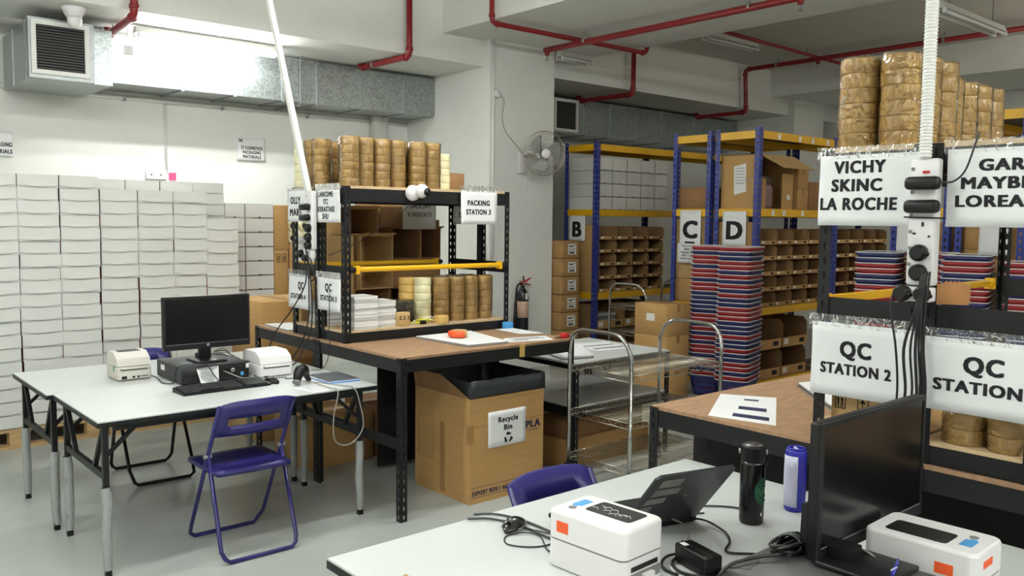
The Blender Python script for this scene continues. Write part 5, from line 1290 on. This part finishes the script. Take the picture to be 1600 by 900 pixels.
MB().add([onc(-.25,.03,.0379),onc(-.1,.03,.0379),onc(-.1,.04,.0379),onc(-.25,.04,.0379)],[(0,1,2,3)]).o('small_print',LABW,tb)
# bluetooth speaker
sp=thing('portable_speaker','blue cylindrical portable speaker with pale film, standing on end','speaker',(2.46,1.44,T)); c_=(2.46,1.44,T)
MB().lathe([(0,0),(.028,0),(.033,.008),(.0335,.02),(.0345,.1),(.0335,.18),(.033,.194),(.027,.203),(.022,.196),(0,.194)],c_,26).o('body',BLUEV,sp)
fl=MB(); N=14; a0=math.radians(100); a1=math.radians(222)
vs=[(c_[0]+r*math.cos(a0+(a1-a0)*i/N),c_[1]+r*math.sin(a0+(a1-a0)*i/N),T+z) for z,r in ((.018,.0345),(.06,.0354),(.1,.0356),(.14,.0354),(.182,.0345)) for i in range(N+1)]
fl.add(vs,[(j*(N+1)+i,j*(N+1)+i+1,(j+1)*(N+1)+i+1,(j+1)*(N+1)+i) for j in range(4) for i in range(N)],0,True); fl.o('pale_film',LILAC,sp,solid=.0006)
MB().tube([(c_[0]-.012,c_[1]-.012,T+.199),(c_[0]+.012,c_[1]+.012,T+.199)],.006,8).o('top_inset',LILAC,sp)
MB().tube([(c_[0]+.026*math.cos(a),c_[1]+.026*math.sin(a),T+.203) for a in [2*math.pi*i/24 for i in range(24)]],.003,6,closed=True).o('end_ring',BLUEV,sp)
# second desktop computer and monitor
pc2=desktop_pc('black desktop computer lying flat under the right monitor',1.705,2.055,.80,1.185,.092,mat('pc_dark',srgb(66,66,66),.5,noise=.2,nscale=6))
MB().box(1.703,1.7055,1.10,1.14,.755,.80).o('sticker',LABW,pc2); MB().cyl((1.7035,1.165,.775),(1.7055,1.165,.775),.014,14).o('round_sticker',LBLUE,pc2)
MB().prism([(1.74,1.13),(1.86,1.165),(1.85,1.18),(1.73,1.15)],.832,.8328).o('card',mat('matte_card',srgb(70,70,68),.6),pc2)
monitor('large black flat monitor on the near desk at right',2.172,1.043,.838,.565,.343,.8325,.955,-.205)
pn=thing('ball_pen','blue ball pen lying at the foot of the right monitor','pen',(1.98,.89,.8468))
MB().tube([(1.93,.875,.8515),(1.985,.893,.8515),(2.035,.91,.8515)],[.004,.0048,.003],8).o('barrel',BLUEV,pn); MB().box(1.945,1.975,.883,.887,.855,.857).o('clip',LILAC,pn)
# coiled cable and adapter
cc=[]; ce=Vector((1.93,1.135,.848))
for i in range(90):
    a=i*.42; cc.append((ce.x+.065*math.cos(a)*(1+.12*math.sin(a*.37)),ce.y+.026*math.sin(a)*(1+.2*math.sin(a*.53))+.012*math.sin(i*.1),ce.z+.010*math.sin(a*.61)+.004*math.sin(a*2)))
t=thing('coiled_cable','bundled black monitor cable coiled on top of the right computer','cable',(1.93,1.135,.8325))
MB().tube(cc,.0042,6).o('coil',CABB,t)
MB().tube(catmull([(cc[-1]),(1.86,1.12,.845),(1.80,1.15,.842),(1.72,1.17,.838),(1.69,1.19,.80),(1.70,1.22,.748)],5),.0042,6).o('tail',CABB,t)
MB().tube([(1.975,1.12,.86),(2.00,1.115,.885),(2.02,1.11,.91)],[.010,.010,.006],8).o('ferrite_plug',BLKS,t)
MB().tube(catmull([(2.02,1.11,.91),(2.05,1.11,.94),(2.09,1.12,.95)],4),.0042,6).o('riser',CABB,t); MB().cyl((2.09,1.12,.95),(2.115,1.115,.95),.010,8).o('blue_connector',BLUEV,t)
for k in range(4): MB().tube([(1.93+.013*math.cos(a)+.004*k-.01,1.135+.034*math.sin(a),.848+.022*math.cos(a)) for a in [2*math.pi*i/16 for i in range(16)]],.004,6,closed=True).o('cable_wrap',CABB,t)
ad=thing('power_adapter','black rectangular laptop adapter standing between printer and computer','adapter',(1.83,1.345,T))
am=Matrix.Translation((1.835,1.35,T))@Matrix.Rotation(math.radians(-14),4,'Z')
MB().rbox(-.029,.029,-.065,.065,.001,.055,.006,2).xf(am).o('body',BLKS,ad)
MB().box(-.004,-.002,-.066,.066,.0,.056).xf(am).o('seam',BLKM,ad); MB().box(-.022,-.006,.03,.052,.0552,.056).xf(am).o('label',LABW,ad)
cable('adapter_cable','black cable curled around the laptop adapter',[(1.86,1.41,.76),(1.82,1.44,.75),(1.77,1.42,.745),(1.75,1.37,.745),(1.77,1.31,.745),(1.82,1.265,.745),(1.90,1.27,.745),(1.96,1.30,.746)],.004,CABB)
cable('adapter_cable','second black cable looped left of the laptop adapter',[(1.84,1.42,.752),(1.79,1.40,.75),(1.77,1.35,.746),(1.80,1.29,.746),(1.88,1.255,.746)],.004,CABB)
cable('network_cable','pale network cable running down beside the nearest white printer',[(1.78,1.40,.745),(1.755,1.36,.745),(1.75,1.31,.745),(1.73,1.27,.745),(1.69,1.255,.745)],.0035,CABW)
cable('speaker_cable','black cable curling round the foot of the blue speaker',[(2.55,1.44,.745),(2.48,1.385,.745),(2.41,1.36,.745),(2.37,1.33,.745),(2.40,1.27,.745),(2.46,1.24,.745),(2.50,1.21,.746)],.004,CABB)
cable('printer_cable','pale cable bending from the right monitor down past the white printer',[(2.0,1.10,.86),(2.06,1.06,.835),(2.03,.99,.85),(2.015,.93,.83),(2.035,.87,.775),(2.05,.8,.746)],.003,CABG)
for k,(x,y) in enumerate([(1.135,1.60),(1.16,1.75)]): 
    tag(MB().prism([(x,y),(x+.05,y+.01),(x+.055,y+.06),(x+.012,y+.05)],T+.0003,T+.0014).o('tape_scrap',TAPE if k==0 else CARD),'yellow tape scrap on the left edge of the near desk, '+('nearer one' if k==0 else 'small far one'),'tape scrap')
# ================================================================== POWER STRIPS, TRUNKING, CABLES
t=thing('flexible_conduit','ribbed white flexible conduit dropping from the ceiling to the right power strip','conduit',(2.655,1.165,1.86))
prof=[(.0165,0)]; z=0
while z<2.04: prof+=[(.0165,z+.001),(.0195,z+.0035),(.0195,z+.0065),(.0165,z+.009)]; z+=.010
MB().lathe(prof,(2.655,1.163,1.862),14).o('ribbed_tube',CABW,t)
def plug(parent,x,y,z,r=.024,n='plug'):
    p=MB().tube([(x,y,z),(x-.02,y,z),(x-.032,y,z)],[r,r,r*.72],14).o(n,BLKS,parent)
    MB().tube([(x-.02,y-.018,z),(x-.025,y-.034,z-.004)],[.008,.006],8).o('cord_grip',BLKS,p); return p
ps=thing('power_strip','white power strip full of black plugs on the right shelf post','power strip',(2.67,1.16,1.46))
MB().rbox(2.650,2.692,1.122,1.205,1.475,1.86,.008,2).o('strip_body',WPLAS,ps)
MB().box(2.6475,2.651,1.145,1.165,1.815,1.823).o('red_switch',REDG,ps)
for z in (1.83,1.76,1.69,1.64,1.59,1.54): MB().box(2.6485,2.651,1.19,1.2,z-.006,z+.004).o('socket_switch',GREYP,ps)
for a,b,c,dd in ((1.155,1.162,1.655,1.668),(1.178,1.188,1.63,1.636),(1.135,1.142,1.622,1.628)): MB().box(2.6485,2.651,a,b,c,dd).o('socket_hole',BLKM,ps)
for z in (1.785,1.715): 
    q=MB().rbox(2.612,2.652,1.105,1.208,z-.02,z+.02,.014,3).o('adapter_plug',BLKS,ps)
for z in (1.575,1.515): plug(ps,2.652,1.163,z,.026)
MB().bar((2.646,1.215,1.683),(2.646,1.09,1.68),.003,.005).o('cable_tie',BLKS,ps)
pb2=thing('power_strip','short white socket block below the right power strip','power strip',(2.67,1.18,1.43))
MB().rbox(2.645,2.69,1.125,1.232,1.425,1.47,.006,2).o('block_body',WPLAS,pb2)
plug(pb2,2.646,1.205,1.45,.025); plug(pb2,2.646,1.145,1.45,.024)
for k,(ya,yb,yc) in enumerate([(1.225,1.21,1.215),(1.15,1.185,1.20),(1.145,1.165,1.19),(1.14,1.15,1.15),(1.135,1.14,1.165),(1.13,1.13,1.14),(1.12,1.125,1.155)]):
    cable('hanging_cable','black cable hanging from the right power strips behind the right monitor',[(2.625,ya,1.46 if k<2 else 1.52),(2.615,ya+.004,1.40),(2.62,yb,1.28),(2.635,yb-.004,1.14),(2.63,yc,1.02),(2.62,yc+.006*k,.86),(2.64,yc+.01*k,.75)],.0045 if k%2 else .0035,CABB)['group']='cables below the right power strips'
cable('hanging_cable','black cable curving from the right power strip up past the corner sign',[(2.63,1.10,1.785),(2.655,1.075,1.79),(2.665,1.05,1.82),(2.665,1.03,1.88),(2.675,1.02,1.93)],.003,CABB)
# left trunking and strips
t=thing('cable_trunking','slim white trunking slanting from the ceiling to the left power strip','conduit',(2.53,4.835,1.82))
MB().bar((2.53,4.840,1.80),(2.53,5.70,3.88),.032,.032,up=(1,0,0)).o('trunk',CABW,t)
ps=thing('power_strip','white power strip with black plugs on the left shelf post','power strip',(2.53,4.805,1.5))
MB().rbox(2.512,2.545,4.770,4.840,1.47,1.83,.006,2).o('strip_body',WPLAS,ps)
for z in (1.73,1.665): MB().rbox(2.478,2.514,4.785,4.890,z-.02,z+.02,.012,2).o('adapter_plug',BLKS,ps)
for z in (1.60,1.545,1.495): plug(ps,2.514,4.805,z,.026)
ps=thing('power_strip','short white socket block below the left power strip','power strip',(2.53,4.845,1.42))
MB().rbox(2.512,2.545,4.785,4.915,1.41,1.465,.006,2).o('block_body',WPLAS,ps)
plug(ps,2.514,4.905,1.44,.026); plug(ps,2.514,4.845,1.415,.022)
for k,pts in enumerate([[(2.48,4.835,1.44),(2.49,4.815,1.36),(2.50,4.845,1.25),(2.48,4.965,1.10),(2.44,5.095,.96),(2.42,5.165,.86),(2.40,5.195,.755)],
    [(2.49,4.825,1.50),(2.50,4.805,1.38),(2.50,4.795,1.20),(2.49,4.785,1.05),(2.47,4.815,.92),(2.44,4.865,.82),(2.40,4.935,.75)],
    [(2.49,4.795,1.46),(2.50,4.785,1.35),(2.505,4.765,1.15),(2.49,4.755,.98),(2.46,4.795,.86),(2.42,4.845,.76),(2.36,4.905,.748)],
    [(2.50,4.775,1.42),(2.50,4.745,1.36),(2.505,4.735,1.30),(2.50,4.765,1.28),(2.50,4.795,1.33),(2.50,4.785,1.38)],
    [(2.545,4.62,1.22),(2.53,4.60,1.0),(2.53,4.60,.86),(2.50,4.62,.76),(2.44,4.66,.748)]]):
    cable('hanging_cable','black cable trailing from the left power strips towards the left desks, '+['bowed outwards','middle one','nearest the post','small loop','under the QC sign'][k],pts,.0045 if k<4 else .0025,CABB)
cable('hanging_cable','thin black wire running from the shelf camera across the open cartons',[(3.05,4.50,1.80),(3.04,4.52,1.74),(2.98,4.70,1.62),(2.86,4.85,1.50),(2.75,5.0,1.42)],.003,CABB)
